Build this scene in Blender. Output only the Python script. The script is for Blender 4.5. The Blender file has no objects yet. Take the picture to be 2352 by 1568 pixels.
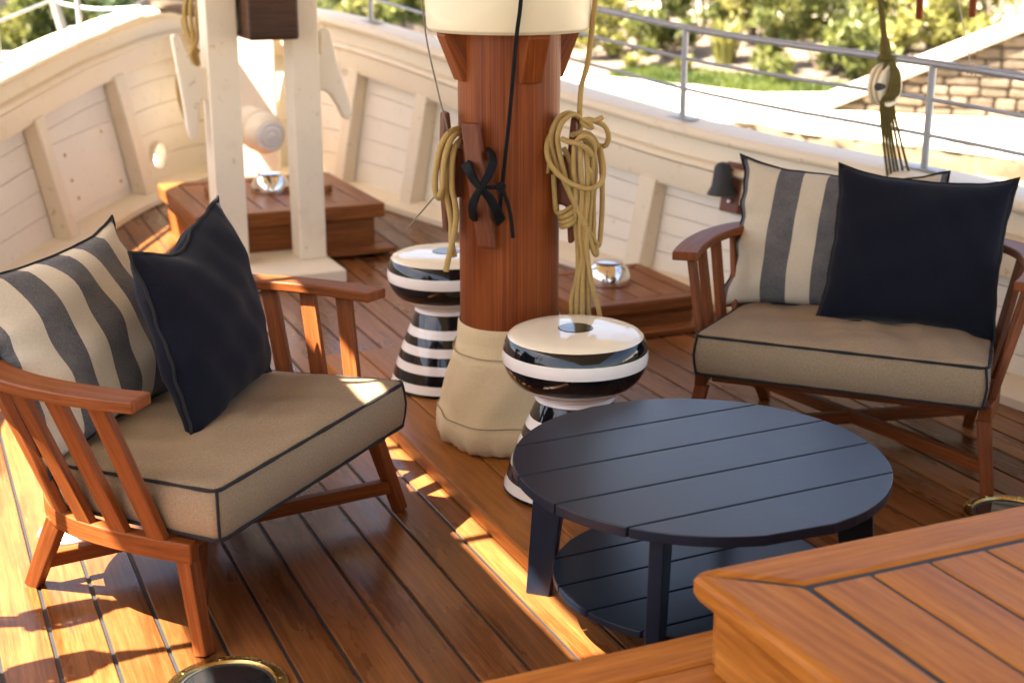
import bpy, bmesh, math, random
import numpy as np
from mathutils import Vector, Matrix, Quaternion
random.seed(7); RNG = np.random.default_rng(7)
R = math.radians
V = lambda *a: np.array(a, float)
scn = bpy.context.scene
COL = scn.collection
# ------------------------------------------------------------------ camera
CAM_H, PITCH, FPX = 1.48, R(16.5), 3216.0           # focal length in pixels of a 2352 px wide picture
cd = bpy.data.cameras.new('camera'); cam = bpy.data.objects.new('camera', cd); COL.objects.link(cam)
cam.location = (0, 0, CAM_H); cam.rotation_euler = (math.pi/2-PITCH, 0, 0)
cd.sensor_width = 36; cd.lens = 36*FPX/2352; cd.clip_start = .05; cd.clip_end = 800
cd.dof.use_dof = True; cd.dof.focus_distance = 3.25; cd.dof.aperture_fstop = 3.2
scn.camera = cam
# ------------------------------------------------------------------ sky, sun, exposure
SUN_DIR = V(.465, .18, -.866)                        # way the light travels
world = bpy.data.worlds.new('World'); scn.world = world; world.use_nodes = True
wn = world.node_tree.nodes; wl = world.node_tree.links
sky = wn.new('ShaderNodeTexSky'); sky.sky_type = 'NISHITA'; sky.sun_disc = False
sky.sun_elevation = R(60); sky.sun_rotation = math.atan2(-SUN_DIR[0], -SUN_DIR[1])
sky.air_density = .8; sky.dust_density = 2.0; sky.ozone_density = .6
wl.new(sky.outputs[0], wn['Background'].inputs[0]); wn['Background'].inputs[1].default_value = .09
sl = bpy.data.lights.new('sun', 'SUN'); sl.energy = 5.0; sl.angle = R(.5); sl.color = (1, .955, .89)
sun = bpy.data.objects.new('sun', sl); COL.objects.link(sun)
sun.rotation_mode = 'QUATERNION'; sun.rotation_quaternion = Vector(SUN_DIR).to_track_quat('-Z', 'Y')
sun.location = (-4, -2, 9)
vs = scn.view_settings; vs.view_transform = 'Standard'; vs.look = 'None'; vs.gamma = 1; vs.use_curve_mapping = False
vs.exposure = 3.05
vs.use_white_balance = True; vs.white_balance_temperature = 7600; vs.white_balance_tint = 12   # the camera's warm white balance
# ------------------------------------------------------------------ pixel -> place
fw = V(0, math.cos(PITCH), -math.sin(PITCH)); upv = V(0, math.sin(PITCH), math.cos(PITCH)); C0 = V(0, 0, CAM_H)
def ray(x, y): return fw + V(1, 0, 0)*(x-1176)/FPX - upv*(y-784)/FPX
def at(x, y, z=0.):                                   # on the level z
    d = ray(x, y); return C0 + d*(z-CAM_H)/d[2]
def aty(x, y, Y):                                     # on the upright plane y = Y
    d = ray(x, y); return C0 + d*Y/d[1]
AX = R(23.7); SX = V(-math.sin(AX), math.cos(AX), 0); PX = V(math.cos(AX), math.sin(AX), 0); MO = V(-.08, 3.77, 0)
def S(s, p, z=0.): return MO + SX*s + PX*p + V(0, 0, z)   # ship frame: s forward, p to starboard, from the mast
def ats(x, y, s):                                     # on the athwartship plane s = const
    d = ray(x, y); t = (s-(C0-MO)@SX)/(d@SX); return C0 + d*t
def toS(w): r = np.array(w)-MO; return r@SX, r@PX
def dz(s): return .0058*max(s, 0)**2                  # sheer of the deck
# ------------------------------------------------------------------ objects
def tag(o, label, cat, group=None):
    o['label'] = label; o['category'] = cat
    if group: o['group'] = group
    return o
def struct(o): o['kind'] = 'structure'; return o
def empty(name, loc=(0, 0, 0), rz=0., label=None, cat=None, group=None):
    o = bpy.data.objects.new(name, None); COL.objects.link(o); o.empty_display_size = .1
    o.location = loc; o.rotation_euler = (0, 0, rz)
    if label: tag(o, label, cat, group)
    return o
def ship_empty(name, label=None, cat=None, group=None): return empty(name, MO, AX, label, cat, group)  # local x = p, y = s
def link(name, me, mat, parent=None, bevel=0., seg=2):
    o = bpy.data.objects.new(name, me); COL.objects.link(o)
    mats = mat if isinstance(mat, (list, tuple)) else [mat]
    if not me.materials:
        for m in mats: me.materials.append(m)
    if parent is not None: o.parent = parent
    if bevel:
        b = o.modifiers.new('bevel', 'BEVEL'); b.width = bevel; b.segments = seg; b.limit_method = 'ANGLE'; b.angle_limit = R(40)
    return o
def mesh(name, verts, faces, uvs=None, smooth=False, midx=None):
    me = bpy.data.meshes.new(name); me.from_pydata([tuple(map(float, v)) for v in verts], [], [tuple(f) for f in faces])
    if uvs is not None:
        uv = me.uv_layers.new(name='UVMap'); fl = [c for f in uvs for q in f for c in q]; uv.data.foreach_set('uv', fl)
    if smooth: me.polygons.foreach_set('use_smooth', [True]*len(me.polygons))
    if midx is not None: me.polygons.foreach_set('material_index', midx)
    me.update(); return me
def smooth_angle(me, ang=40):
    me.polygons.foreach_set('use_smooth', [True]*len(me.polygons)); me.set_sharp_from_angle(angle=R(ang)); return me
def box_mesh(name, size, taper=None):
    """box centred on the origin; taper scales the y/z section at +x"""
    L = np.argmax(size); hx, hy, hz = [q/2 for q in size]
    vs_ = [V(sx*hx, sy*hy, sz*hz) for sx in (-1, 1) for sy in (-1, 1) for sz in (-1, 1)]
    if taper:
        for v in vs_:
            if v[0] > 0: v[1] *= taper; v[2] *= taper
    fs = [(0, 1, 3, 2), (4, 6, 7, 5), (0, 4, 5, 1), (2, 3, 7, 6), (0, 2, 6, 4), (1, 5, 7, 3)]
    uvs = []
    for k, f in enumerate(fs):
        ax = k//2; oth = [a for a in range(3) if a != ax]
        if L in oth: ua = L; va = [a for a in oth if a != L][0]
        else: ua, va = oth
        uvs.append([(vs_[i][ua], vs_[i][va]+.37*ax) for i in f])
    return mesh(name, vs_, fs, uvs)
def box(name, mat, parent, size, loc, rot=(0, 0, 0), bevel=.004, seg=2):
    o = link(name, box_mesh(name, size), mat, parent, bevel, seg); o.location = loc; o.rotation_euler = rot; return o
def beam(name, mat, parent, a, b, w, h, bevel=.004, taper=None, up=(0, 0, 1), seg=2):
    """bar from a to b, w wide (sideways), h along up; grain runs along it"""
    a = V(*a); b = V(*b); d = b-a; L = np.linalg.norm(d); x = d/L; u = V(*up)
    y = np.cross(u, x); y /= np.linalg.norm(y); z = np.cross(x, y)
    o = link(name, box_mesh(name, (L, w, h), taper), mat, parent, bevel, seg)
    m = Matrix.Identity(4)
    for i in range(3): m[i][0], m[i][1], m[i][2], m[i][3] = x[i], y[i], z[i], (a+b)[i]/2
    o.matrix_local = m; return o
def loft(name, rows, closed=True, caps=True, smooth=40):
    """skin between rows of points; closed = each row is a ring"""
    n = len(rows[0]); vs_ = [p for r in rows for p in r]; fs = []; uvs = []
    u = [0.]
    for a, b in zip(rows, rows[1:]): u.append(u[-1]+float(np.linalg.norm(np.mean(b, 0)-np.mean(a, 0))))
    per = [0.]
    for j in range(n): per.append(per[-1]+float(np.linalg.norm(V(*rows[0][(j+1) % n])-V(*rows[0][j]))))
    for i in range(len(rows)-1):
        for j in range(n if closed else n-1):
            k = (j+1) % n
            fs.append((i*n+j, i*n+k, (i+1)*n+k, (i+1)*n+j))
            uvs.append([(u[i], per[j]), (u[i], per[j+1]), (u[i+1], per[j+1]), (u[i+1], per[j])])
    if closed and caps:
        fs.append(tuple(range(n))[::-1]); uvs.append([(rows[0][q][0]*.3, rows[0][q][1]) for q in range(n)][::-1])
        l0 = (len(rows)-1)*n; fs.append(tuple(range(l0, l0+n))); uvs.append([(rows[-1][q][0]*.3, rows[-1][q][1]) for q in range(n)])
    me = mesh(name, vs_, fs, uvs)
    bm = bmesh.new(); bm.from_mesh(me); bmesh.ops.recalc_face_normals(bm, faces=bm.faces); bm.to_mesh(me); bm.free()
    if smooth: smooth_angle(me, smooth)
    return me
def crom(pts, n=8, closed=False):
    P = [V(*p) for p in pts]; out = []; N = len(P)
    for i in range(N if closed else N-1):
        if closed: a, b, c, d = P[i-1], P[i], P[(i+1) % N], P[(i+2) % N]
        else: a, b, c, d = P[max(i-1, 0)], P[i], P[i+1], P[min(i+2, N-1)]
        for k in range(n):
            t = k/n; out.append(.5*((2*b)+(c-a)*t+(2*a-5*b+4*c-d)*t*t+(3*b-a-3*c+d)*t**3))
    if not closed: out.append(P[-1])
    return out
def tube_mesh(name, path, r, sides=8, closed=False):
    P = [V(*p) for p in path]; N = len(P); T = []
    for i in range(N):
        a = P[i-1] if (closed or i > 0) else P[i]; b = P[(i+1) % N] if (closed or i < N-1) else P[i]
        t = b-a; T.append(t/(np.linalg.norm(t)+1e-9))
    n0 = np.cross(T[0], V(.13, .2, 1)); n0 /= np.linalg.norm(n0); rows = []
    rr = r if hasattr(r, '__len__') else [r]*N
    for i in range(N):
        n0 = n0-T[i]*(n0@T[i]); n0 /= np.linalg.norm(n0); b0 = np.cross(T[i], n0)
        rows.append([P[i]+(n0*math.cos(2*math.pi*k/sides)+b0*math.sin(2*math.pi*k/sides))*rr[i] for k in range(sides)])
    if closed: rows.append(rows[0])
    return loft(name, rows, True, not closed, 50)
def tube(name, mat, parent, path, r, sides=8, closed=False): return link(name, tube_mesh(name, path, r, sides, closed), mat, parent)
def lathe_mesh(name, prof, n=48, mats=None, off=(0, 0, 0), sharp=35):
    """prof: (r, z); mats: material index for each step"""
    vs_ = []; fs = []; uvs = []; mi = []; ln = [0.]
    for a, b in zip(prof, prof[1:]): ln.append(ln[-1]+math.dist(a, b))
    for r, z in prof:
        for k in range(n): vs_.append((off[0]+r*math.cos(2*math.pi*k/n), off[1]+r*math.sin(2*math.pi*k/n), off[2]+z))
    for i in range(len(prof)-1):
        for k in range(n):
            k2 = (k+1) % n; fs.append((i*n+k, i*n+k2, (i+1)*n+k2, (i+1)*n+k)); mi.append(mats[i] if mats else 0)
            uvs.append([(ln[i], k*.02), (ln[i], k*.02+.02), (ln[i+1], k*.02+.02), (ln[i+1], k*.02)])
    me = mesh(name, vs_, fs, uvs, midx=mi)
    bm = bmesh.new(); bm.from_mesh(me); bmesh.ops.remove_doubles(bm, verts=bm.verts, dist=1e-5); bmesh.ops.recalc_face_normals(bm, faces=bm.faces); bm.to_mesh(me); bm.free()
    return smooth_angle(me, sharp)
def lathe(name, mat, parent, prof, n=48, mats=None, off=(0, 0, 0), sharp=35): return link(name, lathe_mesh(name, prof, n, mats, off, sharp), mat, parent)
def extrude(name, mat, parent, pts, vec, bevel=.004):
    pts = [V(*p) for p in pts]; vec = V(*vec); n = len(pts); vs_ = [p-vec/2 for p in pts]+[p+vec/2 for p in pts]
    fs = [tuple(range(n))[::-1], tuple(range(n, 2*n))]+[(i, (i+1) % n, n+(i+1) % n, n+i) for i in range(n)]
    a = pts[0]; e = max(((pts[i]-pts[j]) for i in range(n) for j in range(n)), key=lambda q: q@q); L = np.linalg.norm(e); e = e/L
    f2 = np.cross(e, vec); f2 /= np.linalg.norm(f2)+1e-9; vn = vec/np.linalg.norm(vec)
    def uvp(i): q = vs_[i]-a; return (q@e, q@f2+q@vn)
    me = mesh(name, vs_, fs, [[uvp(i) for i in f] for f in fs])
    bm = bmesh.new(); bm.from_mesh(me); bmesh.ops.recalc_face_normals(bm, faces=bm.faces); bm.to_mesh(me); bm.free()
    return link(name, me, mat, parent, bevel)
def sweep(name, mat, parent, path, prof, bevel=0.):
    """prof (side, up) swept along a level path"""
    P = [V(*p) for p in path]; rows = []
    for i, p in enumerate(P):
        t = P[min(i+1, len(P)-1)]-P[max(i-1, 0)]; t[2] = 0; t /= np.linalg.norm(t); sd = V(t[1], -t[0], 0)
        rows.append([p+sd*a+V(0, 0, b) for a, b in prof])
    return link(name, loft(name, rows, True, True, 35), mat, parent, bevel)
def copy_tree(o, parent=None):
    c = o.copy(); COL.objects.link(c)
    if parent is not None: c.parent = parent
    for ch in [q for q in bpy.data.objects if q.parent == o]: copy_tree(ch, c)
    return c
# ------------------------------------------------------------------ materials
class NT:
    def __init__(s, name):
        s.m = bpy.data.materials.new(name); s.m.use_nodes = True; s.t = s.m.node_tree; s.n = s.t.nodes; s.l = s.t.links
        s.b = s.n['Principled BSDF']
    def new(s, t, **k):
        n = s.n.new('ShaderNode'+t)
        for a, v in k.items(): setattr(n, a, v)
        return n
    def put(s, sock, v):
        if isinstance(v, bpy.types.NodeSocket): s.l.new(v, sock)
        else:
            if isinstance(v, (tuple, list)) and len(v) == 3 and sock.type == 'RGBA': v = (*v, 1)
            sock.default_value = v
    def coord(s, kind='UV', scale=(1, 1, 1), jitter=True, rot=(0, 0, 0)):
        c = s.new('TexCoord'); mp = s.new('Mapping'); s.put(mp.inputs['Scale'], scale); s.put(mp.inputs['Rotation'], rot)
        if jitter:
            oi = s.new('ObjectInfo'); mu = s.new('VectorMath', operation='SCALE'); cb = s.new('CombineXYZ')
            for i, f in enumerate((31., 17., 53.)):
                m = s.new('Math', operation='MULTIPLY'); s.l.new(oi.outputs['Random'], m.inputs[0]); m.inputs[1].default_value = f; s.l.new(m.outputs[0], cb.inputs[i])
            ad = s.new('VectorMath', operation='ADD'); s.l.new(c.outputs[kind], ad.inputs[0]); s.l.new(cb.outputs[0], ad.inputs[1]); s.l.new(ad.outputs[0], mp.inputs[0])
        else: s.l.new(c.outputs[kind], mp.inputs[0])
        return mp.outputs[0]
    def noise(s, vec, scale, detail=5, rough=.6, dist=0.):
        n = s.new('TexNoise'); s.l.new(vec, n.inputs['Vector']); n.inputs['Scale'].default_value = scale; n.inputs['Detail'].default_value = detail
        n.inputs['Roughness'].default_value = rough; n.inputs['Distortion'].default_value = dist; return n.outputs['Fac']
    def ramp(s, fac, stops):
        r = s.new('ValToRGB'); s.l.new(fac, r.inputs[0]); e = r.color_ramp.elements
        while len(e) < len(stops): e.new(.5)
        for q, (p, c) in zip(e, stops): q.position = p; q.color = (*c, 1) if len(c) == 3 else c
        return r.outputs[0]
    def mix(s, fac, a, b, mode='MIX'):
        m = s.new('Mix', data_type='RGBA', blend_type=mode); s.put(m.inputs[0], fac); s.put(m.inputs[6], a); s.put(m.inputs[7], b); return m.outputs[2]
    def mapr(s, v, a, b, c=0., d=1.):
        m = s.new('MapRange'); s.put(m.inputs[0], v); m.inputs[1].default_value = c; m.inputs[2].default_value = d; m.inputs[3].default_value = a; m.inputs[4].default_value = b; return m.outputs[0]
    def bump(s, h, strength=.3, dist=.002):
        b = s.new('Bump'); s.put(b.inputs['Height'], h); b.inputs['Strength'].default_value = strength; b.inputs['Distance'].default_value = dist; s.l.new(b.outputs[0], s.b.inputs['Normal'])
    def rnd(s, a, b):
        oi = s.new('ObjectInfo'); return s.mapr(oi.outputs['Random'], a, b)
    def set(s, **k):
        for n, v in k.items(): s.put(s.b.inputs[n.replace('_', ' ')], v)
        return s.m
def wood(name, dark, mid, light, rough=(.25, .45), coat=.3, gs=(1.3, 34), bump=.25, var=(.82, 1.15), blotch=.35, coat_rough=.12):
    t = NT(name); uv = t.coord('UV', (gs[0], gs[1], gs[1])); big = t.coord('UV', (1.2, 5, 5))
    g = t.noise(uv, 3.2, 8, .68, .25); b = t.noise(big, 1.6, 4, .6)
    fine = t.coord('UV', (gs[0]*5, gs[1]*5, 1)); f = t.noise(fine, 3, 4, .7)
    col = t.ramp(g, [(.33, dark), (.5, mid), (.68, light)])
    col = t.mix(t.mapr(f, .0, .55, .45, .72), col, dark)
    col = t.mix(blotch, col, t.ramp(b, [(.3, dark), (.7, light)]), 'MIX')
    hsv = t.new('HueSaturation'); t.l.new(col, hsv.inputs['Color']); t.l.new(t.rnd(*var), hsv.inputs['Value'])
    t.set(Base_Color=hsv.outputs[0], Roughness=t.mapr(b, rough[0], rough[1], .3, .7), Coat_Weight=coat, Coat_Roughness=coat_rough)
    t.b.inputs['Specular IOR Level'].default_value = .18; t.bump(g, bump, .0015); return t.m
def paint(name, col, rough=.45, stain=(.42, .28, .1), amount=.5, bump=.12, coat=0.):
    t = NT(name); o = t.coord('Object', (1, 1, 1)); n = t.noise(o, 4, 6, .7); n2 = t.noise(o, 28, 5, .65); n3 = t.noise(o, 1.3, 3, .5)
    c = t.mix(t.mapr(n3, 0, .35, .35, .75), col, tuple(q*.88 for q in col))
    c = t.mix(t.mapr(n, 0, amount, .58, .8), c, tuple(.6*a+.4*b for a, b in zip(col, stain)))
    c = t.mix(t.mapr(n2, 0, min(1, amount*1.2), .62, .76), c, stain)
    t.set(Base_Color=c, Roughness=t.mapr(n, rough-.08, rough+.15), Coat_Weight=coat); t.bump(n2, bump, .002); return t.m
def plain(name, col, rough=.5, metal=0., coat=0., nb=None, bump=0., var=.12):
    t = NT(name); o = t.coord('Object'); n = t.noise(o, nb or 12, 5, .6)
    c = t.mix(t.mapr(n, 0, 1, .3, .75), tuple(q*(1-var) for q in col), tuple(min(1, q*(1+var)) for q in col))
    t.set(Base_Color=c, Roughness=t.mapr(n, max(0, rough-.06), rough+.08), Metallic=metal, Coat_Weight=coat)
    if bump: t.bump(n, bump, .003)
    return t.m
def fabric(name, c1, c2, freq=420, rough=.9, bump=.5, stripes=None):
    t = NT(name); uv = t.coord('UV', (1, 1, 1), False)
    w1 = t.noise(t.coord('UV', (freq*.15, freq, 1), False), 1, 3, .7); w2 = t.noise(t.coord('UV', (freq, freq*.15, 1), False), 1, 3, .7)
    ad = t.new('Math', operation='ADD'); t.l.new(w1, ad.inputs[0]); t.l.new(w2, ad.inputs[1])
    hf = t.mapr(ad.outputs[0], 0, 1, .75, 1.25)
    col = t.mix(hf, c1, c2)
    if stripes:
        d1, d2, edges = stripes; sp = t.new('SeparateXYZ'); t.l.new(uv, sp.inputs[0])
        r = t.new('ValToRGB'); r.color_ramp.interpolation = 'CONSTANT'; t.l.new(sp.outputs[0], r.inputs[0]); e = r.color_ramp.elements
        while len(e) < len(edges): e.new(.5)
        for q, (p, v) in zip(e, edges): q.position = p; q.color = (v, v, v, 1)
        col = t.mix(r.outputs[0], col, t.mix(hf, d1, d2))
    big = t.noise(t.coord('UV', (1, 1, 1), False), 7, 4, .6)
    col = t.mix(t.mapr(big, 0, .18, .4, .8), col, tuple(q*.75 for q in c1))
    slub = t.noise(t.coord('UV', (18, 420, 1), False), 1, 3, .75); slub2 = t.noise(t.coord('UV', (420, 18, 1), False), 1, 3, .75)
    for sl_ in (slub, slub2): col = t.mix(t.mapr(sl_, 0, .22, .5, .72), col, tuple(q*.55 for q in c1))
    t.set(Base_Color=col, Roughness=rough, Sheen_Weight=.04, Specular_IOR_Level=.2); t.bump(ad.outputs[0], bump, .0012); return t.m
def metal(name, col, rough=.2, nb=18, dirt=.2):
    t = NT(name); n = t.noise(t.coord('Object'), nb, 5, .65)
    t.set(Base_Color=t.mix(t.mapr(n, 0, dirt, .45, .8), col, tuple(q*.45 for q in col)), Metallic=1., Roughness=t.mapr(n, rough*.7, rough*1.6+.03)); return t.m
def ropemat(name, c1, c2, rough=.85):
    t = NT(name); uv = t.coord('UV', (1, 1, 1), False)
    w = t.new('TexWave', wave_type='BANDS', bands_direction='DIAGONAL'); t.l.new(t.coord('UV', (1, 1.0, 1), False), w.inputs[0]); w.inputs['Scale'].default_value = 90; w.inputs['Distortion'].default_value = .6
    n = t.noise(uv, 60, 4, .7); n2 = t.noise(uv, 900, 2, .6)
    c = t.mix(t.mapr(w.outputs['Fac'], 0, .5), c1, c2); c = t.mix(t.mapr(n, 0, .5, .4, .8), c, c2); c = t.mix(t.mapr(n2, 0, .5, .55, .75), c, c2)
    t.set(Base_Color=c, Roughness=rough, Specular_IOR_Level=.2); t.bump(w.outputs['Fac'], .5, .0012); return t.m
M = {}
M['deck'] = wood('deck_teak', (.052, .0145, .0036), (.19, .064, .0165), (.35, .145, .05), (.20, .40), .12, (1.1, 30), .25, (.68, 1.25), .5)
M['teak'] = wood('chair_teak', (.085, .02, .005), (.20, .052, .0125), (.31, .095, .025), (.42, .56), .0, (1.6, 40), .2, (.88, 1.1), .3)
M['mahogany'] = wood('hatch_teak', (.12, .034, .009), (.25, .082, .022), (.37, .14, .042), (.36, .5), .04, (1.5, 34), .15, (.88, 1.1), .3)
M['varnish'] = wood('varnished_teak', (.22, .06, .009), (.41, .135, .022), (.55, .22, .042), (.40, .55), .0, (1.2, 22), .12, (.92, 1.08), .35)
M['mast'] = wood('mast_pine', (.07, .011, .0025), (.20, .041, .0085), (.36, .10, .022), (.38, .52), .0, (.45, 60), .25, (.98, 1.02), .3)
M['step'] = wood('mast_step_teak', (.15, .045, .008), (.31, .105, .02), (.44, .175, .04), (.3, .5), .05, (1.1, 18), .2, (.9, 1.1), .5)
M['cleat'] = wood('cleat_wood', (.06, .016, .007), (.14, .038, .015), (.22, .07, .03), (.4, .55), .05, (2.5, 50), .4, (.9, 1.1), .4)
M['oldwood'] = wood('bowsprit_wood', (.02, .009, .005), (.06, .024, .012), (.12, .05, .024), (.4, .6), .1, (1.5, 24), .4, (.95, 1.05), .5)
M['cream'] = paint('cream_paint', (.80, .69, .52), .45, amount=.75)
M['cream2'] = paint('cream_plank_paint', (.82, .745, .62), .5, amount=.55)
M['drum'] = paint('cream_drum_paint', (.80, .69, .48), .34, amount=.12, bump=.04, coat=.2)
M['caulk'] = plain('caulking', (.018, .02, .024), .6)
M['brasscaulk'] = M['caulk']
M['navy'] = NT('navy_table'); t_ = M['navy']; st = t_.noise(t_.coord('UV', (2.5, 130, 1)), 3, 5, .7)
t_.set(Base_Color=t_.mix(st, (.005, .009, .018), (.010, .0165, .031)), Roughness=t_.mapr(st, .26, .42), Specular_IOR_Level=.4); t_.bump(st, .06, .001); M['navy'] = t_.m
M['black'] = plain('black_glaze', (.006, .006, .007), .07, 0, 0, var=.05)
M['white'] = plain('white_glaze', (.80, .74, .67), .08, 0, 0, var=.02)
M['creamglaze'] = plain('cream_glaze', (.79, .70, .53), .08, 0, .1, var=.02)
M['inlay'] = plain('dark_inlay', (.02, .019, .018), .12)
M['taupe'] = fabric('taupe_fabric', (.21, .15, .09), (.36, .27, .17), 700, bump=.35)
M['navyf'] = fabric('navy_fabric', (.0016, .0022, .006), (.0055, .007, .018), 300, bump=.6)
M['stripe'] = fabric('striped_fabric', (.52, .45, .34), (.66, .58, .45), 420, bump=.3,
    stripes=((.035, .037, .05), (.145, .145, .15), [(0, 1), (.028, 0), (.185, 1), (.32, 0), (.44, 1), (.575, 0), (.69, 1), (.825, 0), (.97, 1)]))
M['piping'] = plain('black_piping', (.008, .008, .010), .85)
M['canvas'] = fabric('boot_canvas', (.62, .475, .27), (.70, .55, .33), 700, bump=.15)
M['thread'] = plain('stitching', (.30, .22, .13), .9)
M['rope'] = ropemat('tan_rope', (.52, .35, .13), (.27, .16, .052))
M['olive'] = ropemat('olive_rope', (.15, .115, .03), (.07, .052, .014))
M['blackrope'] = ropemat('black_cord', (.008, .008, .009), (.003, .003, .003))
M['cord'] = plain('grey_cord', (.22, .18, .12), .8)
M['string'] = plain('pale_string', (.55, .42, .3), .8)
M['steel'] = metal('steel', (.55, .55, .56), .3)
M['galv'] = plain('grey_rail_paint', (.33, .34, .37), .35, .3, 0, var=.08)
M['chrome'] = metal('polished_metal', (.82, .80, .76), .05, dirt=.08)
M['brass'] = metal('brass', (.55, .40, .15), .22, dirt=.5)
M['glass'] = plain('dark_glass', (.015, .018, .02), .06, 0, .6)
M['frost'] = plain('milky_glass', (.82, .80, .76), .25, 0, .5, var=.05)
M['iron'] = plain('dark_iron', (.035, .036, .038), .55, .4)
M['leather'] = plain('red_leather', (.16, .045, .02), .5)
M['whitepaint'] = plain('white_paint', (.8, .79, .75), .45, bump=.05, var=.04)
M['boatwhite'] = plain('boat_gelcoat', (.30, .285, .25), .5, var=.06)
M['quay'] = plain('pale_limestone', (.56, .50, .40), .85, 0, 0, 5, .5, .2)
M['rubble'] = plain('pale_rubble', (.20, .175, .14), .9, 0, 0, 5, .9, .6)
M['quaywall'] = plain('quay_wall_stone', (.13, .095, .055), .95, 0, 0, 6, .9, .5)
M['sand'] = plain('sandy_soil', (.145, .112, .08), .95, 0, 0, 9, .6, .25)
M['stonewall'] = plain('mortar', (.11, .082, .05), .95, 0, 0, 14, .4, .15)
t_ = NT('wall_stone'); n_ = t_.noise(t_.coord('Object', jitter=True), 9, 6, .7)
c_ = t_.ramp(n_, [(.3, (.07, .05, .033)), (.55, (.13, .098, .066)), (.8, (.21, .165, .12))]); h_ = t_.new('HueSaturation'); t_.l.new(c_, h_.inputs['Color']); t_.l.new(t_.rnd(.65, 1.3), h_.inputs['Value'])
t_.set(Base_Color=h_.outputs[0], Roughness=.92); t_.bump(n_, .8, .01); M['stone'] = t_.m
M['fence'] = plain('weathered_picket', (.17, .14, .105), .9, 0, 0, 20, 0, .25)
M['rock'] = plain('dark_rock', (.055, .042, .032), .95, 0, 0, 1.2, .9, .45)
M['render'] = plain('white_render', (.75, .72, .66), .8, var=.05)
def leafmat(name, c1, c2, tr=.35):
    t = NT(name); n = t.noise(t.coord('Object', jitter=True), 2.5, 3, .6); col = t.ramp(n, [(.35, c1), (.7, c2)])
    t.set(Base_Color=col, Roughness=.5); tb = t.new('BsdfTranslucent'); t.l.new(col, tb.inputs[0]); ms = t.new('MixShader'); ms.inputs[0].default_value = tr
    t.l.new(t.b.outputs[0], ms.inputs[1]); t.l.new(tb.outputs[0], ms.inputs[2]); t.l.new(ms.outputs[0], t.n['Material Output'].inputs[0]); return t.m
M['leaf'] = leafmat('leaf_green', (.075, .095, .022), (.23, .25, .065))
M['leaf2'] = leafmat('leaf_yellow_green', (.15, .155, .035), (.34, .32, .09))
M['leafd'] = leafmat('leaf_dark', (.02, .045, .015), (.06, .10, .03))
M['grass'] = leafmat('grass_blade', (.05, .085, .012), (.14, .18, .035))
M['bark'] = plain('bark', (.12, .085, .055), .9, 0, 0, 20, .5, .3)
t_ = NT('sea_water'); n_ = t_.noise(t_.coord('Object', jitter=False), 2.2, 5, .6); t_.set(Base_Color=(.03, .07, .075), Roughness=.08); t_.bump(n_, .5, .06); M['water'] = t_.m
t_ = NT('awning_canvas'); n_ = t_.noise(t_.coord('Object', jitter=False), 3, 4, .6); col = t_.mix(n_, (.60, .43, .26), (.64, .47, .29))
t_.set(Base_Color=col, Roughness=.9); tb = t_.new('BsdfTranslucent'); t_.l.new(col, tb.inputs[0]); ms = t_.new('MixShader'); ms.inputs[0].default_value = .08
t_.l.new(t_.b.outputs[0], ms.inputs[1]); t_.l.new(tb.outputs[0], ms.inputs[2]); t_.l.new(ms.outputs[0], t_.n['Material Output'].inputs[0]); M['awning'] = t_.m
# ------------------------------------------------------------------ awning overhead (out of the frame, gives the shade)
AW_Z = 2.4; sh = V(SUN_DIR[0], SUN_DIR[1], 0)/-SUN_DIR[2]*AW_Z       # way a shadow moves from the awning to the deck
DS, DP = sh@SX, sh@PX
def awning():
    rows = []; edge = [(-9, -.98), (-.9, -.98), (-.3, -1.0), (1., -.97), (2., -.78), (3., -.30), (3.5, .02), (4., .62), (4.3, 1.1), (4.7, 1.9)]   # port edge of the shade on the deck
    vs_ = []; fs = []
    def quad(s0, s1, a0, a1, b0, b1):
        k = len(vs_)
        for zz in (0, .004):
            for s_, p_ in ((s0, a0), (s0, b0), (s1, b1), (s1, a1)): vs_.append((p_-DP, s_-DS, AW_Z+zz))
        fs.extend([(k, k+3, k+2, k+1), (k+4, k+5, k+6, k+7)]+[(k+i, k+(i+1) % 4, k+4+(i+1) % 4, k+4+i) for i in range(4)])
    slit0, slit1 = -.262, -.186; e = np.array(edge)
    cuts = sorted(set([q[0] for q in edge]+[-1.12, .40]))
    for s0, s1 in zip(cuts, cuts[1:]):
        a0, a1 = np.interp([s0, s1], e[:, 0], e[:, 1]); st1 = 3.4
        if a0 < slit0 and a1 <= slit0+.001:
            quad(s0, s1, a0, a1, slit0, slit0); quad(s0, s1, slit1, slit1, st1, st1)
            if not (s0 >= -1.121 and s1 <= .401): quad(s0, s1, slit0+.0005, slit0+.0005, slit1-.0005, slit1-.0005)
        else: quad(s0, s1, a0, a1, st1, st1)
    for s0 in (-.49, -.285, -.225, .05, .2):                               # lacing across the slit
        quad(s0, s0+.035, slit0+.0005, slit0+.0005, slit1-.0005, slit1-.0005)
    o = link('awning', mesh('awning', vs_, fs), M['awning']); o.location = MO; o.rotation_euler = (0, 0, AX)
    tag(o, 'cream canvas awning stretched above the foredeck furniture', 'awning')
awning()
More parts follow.
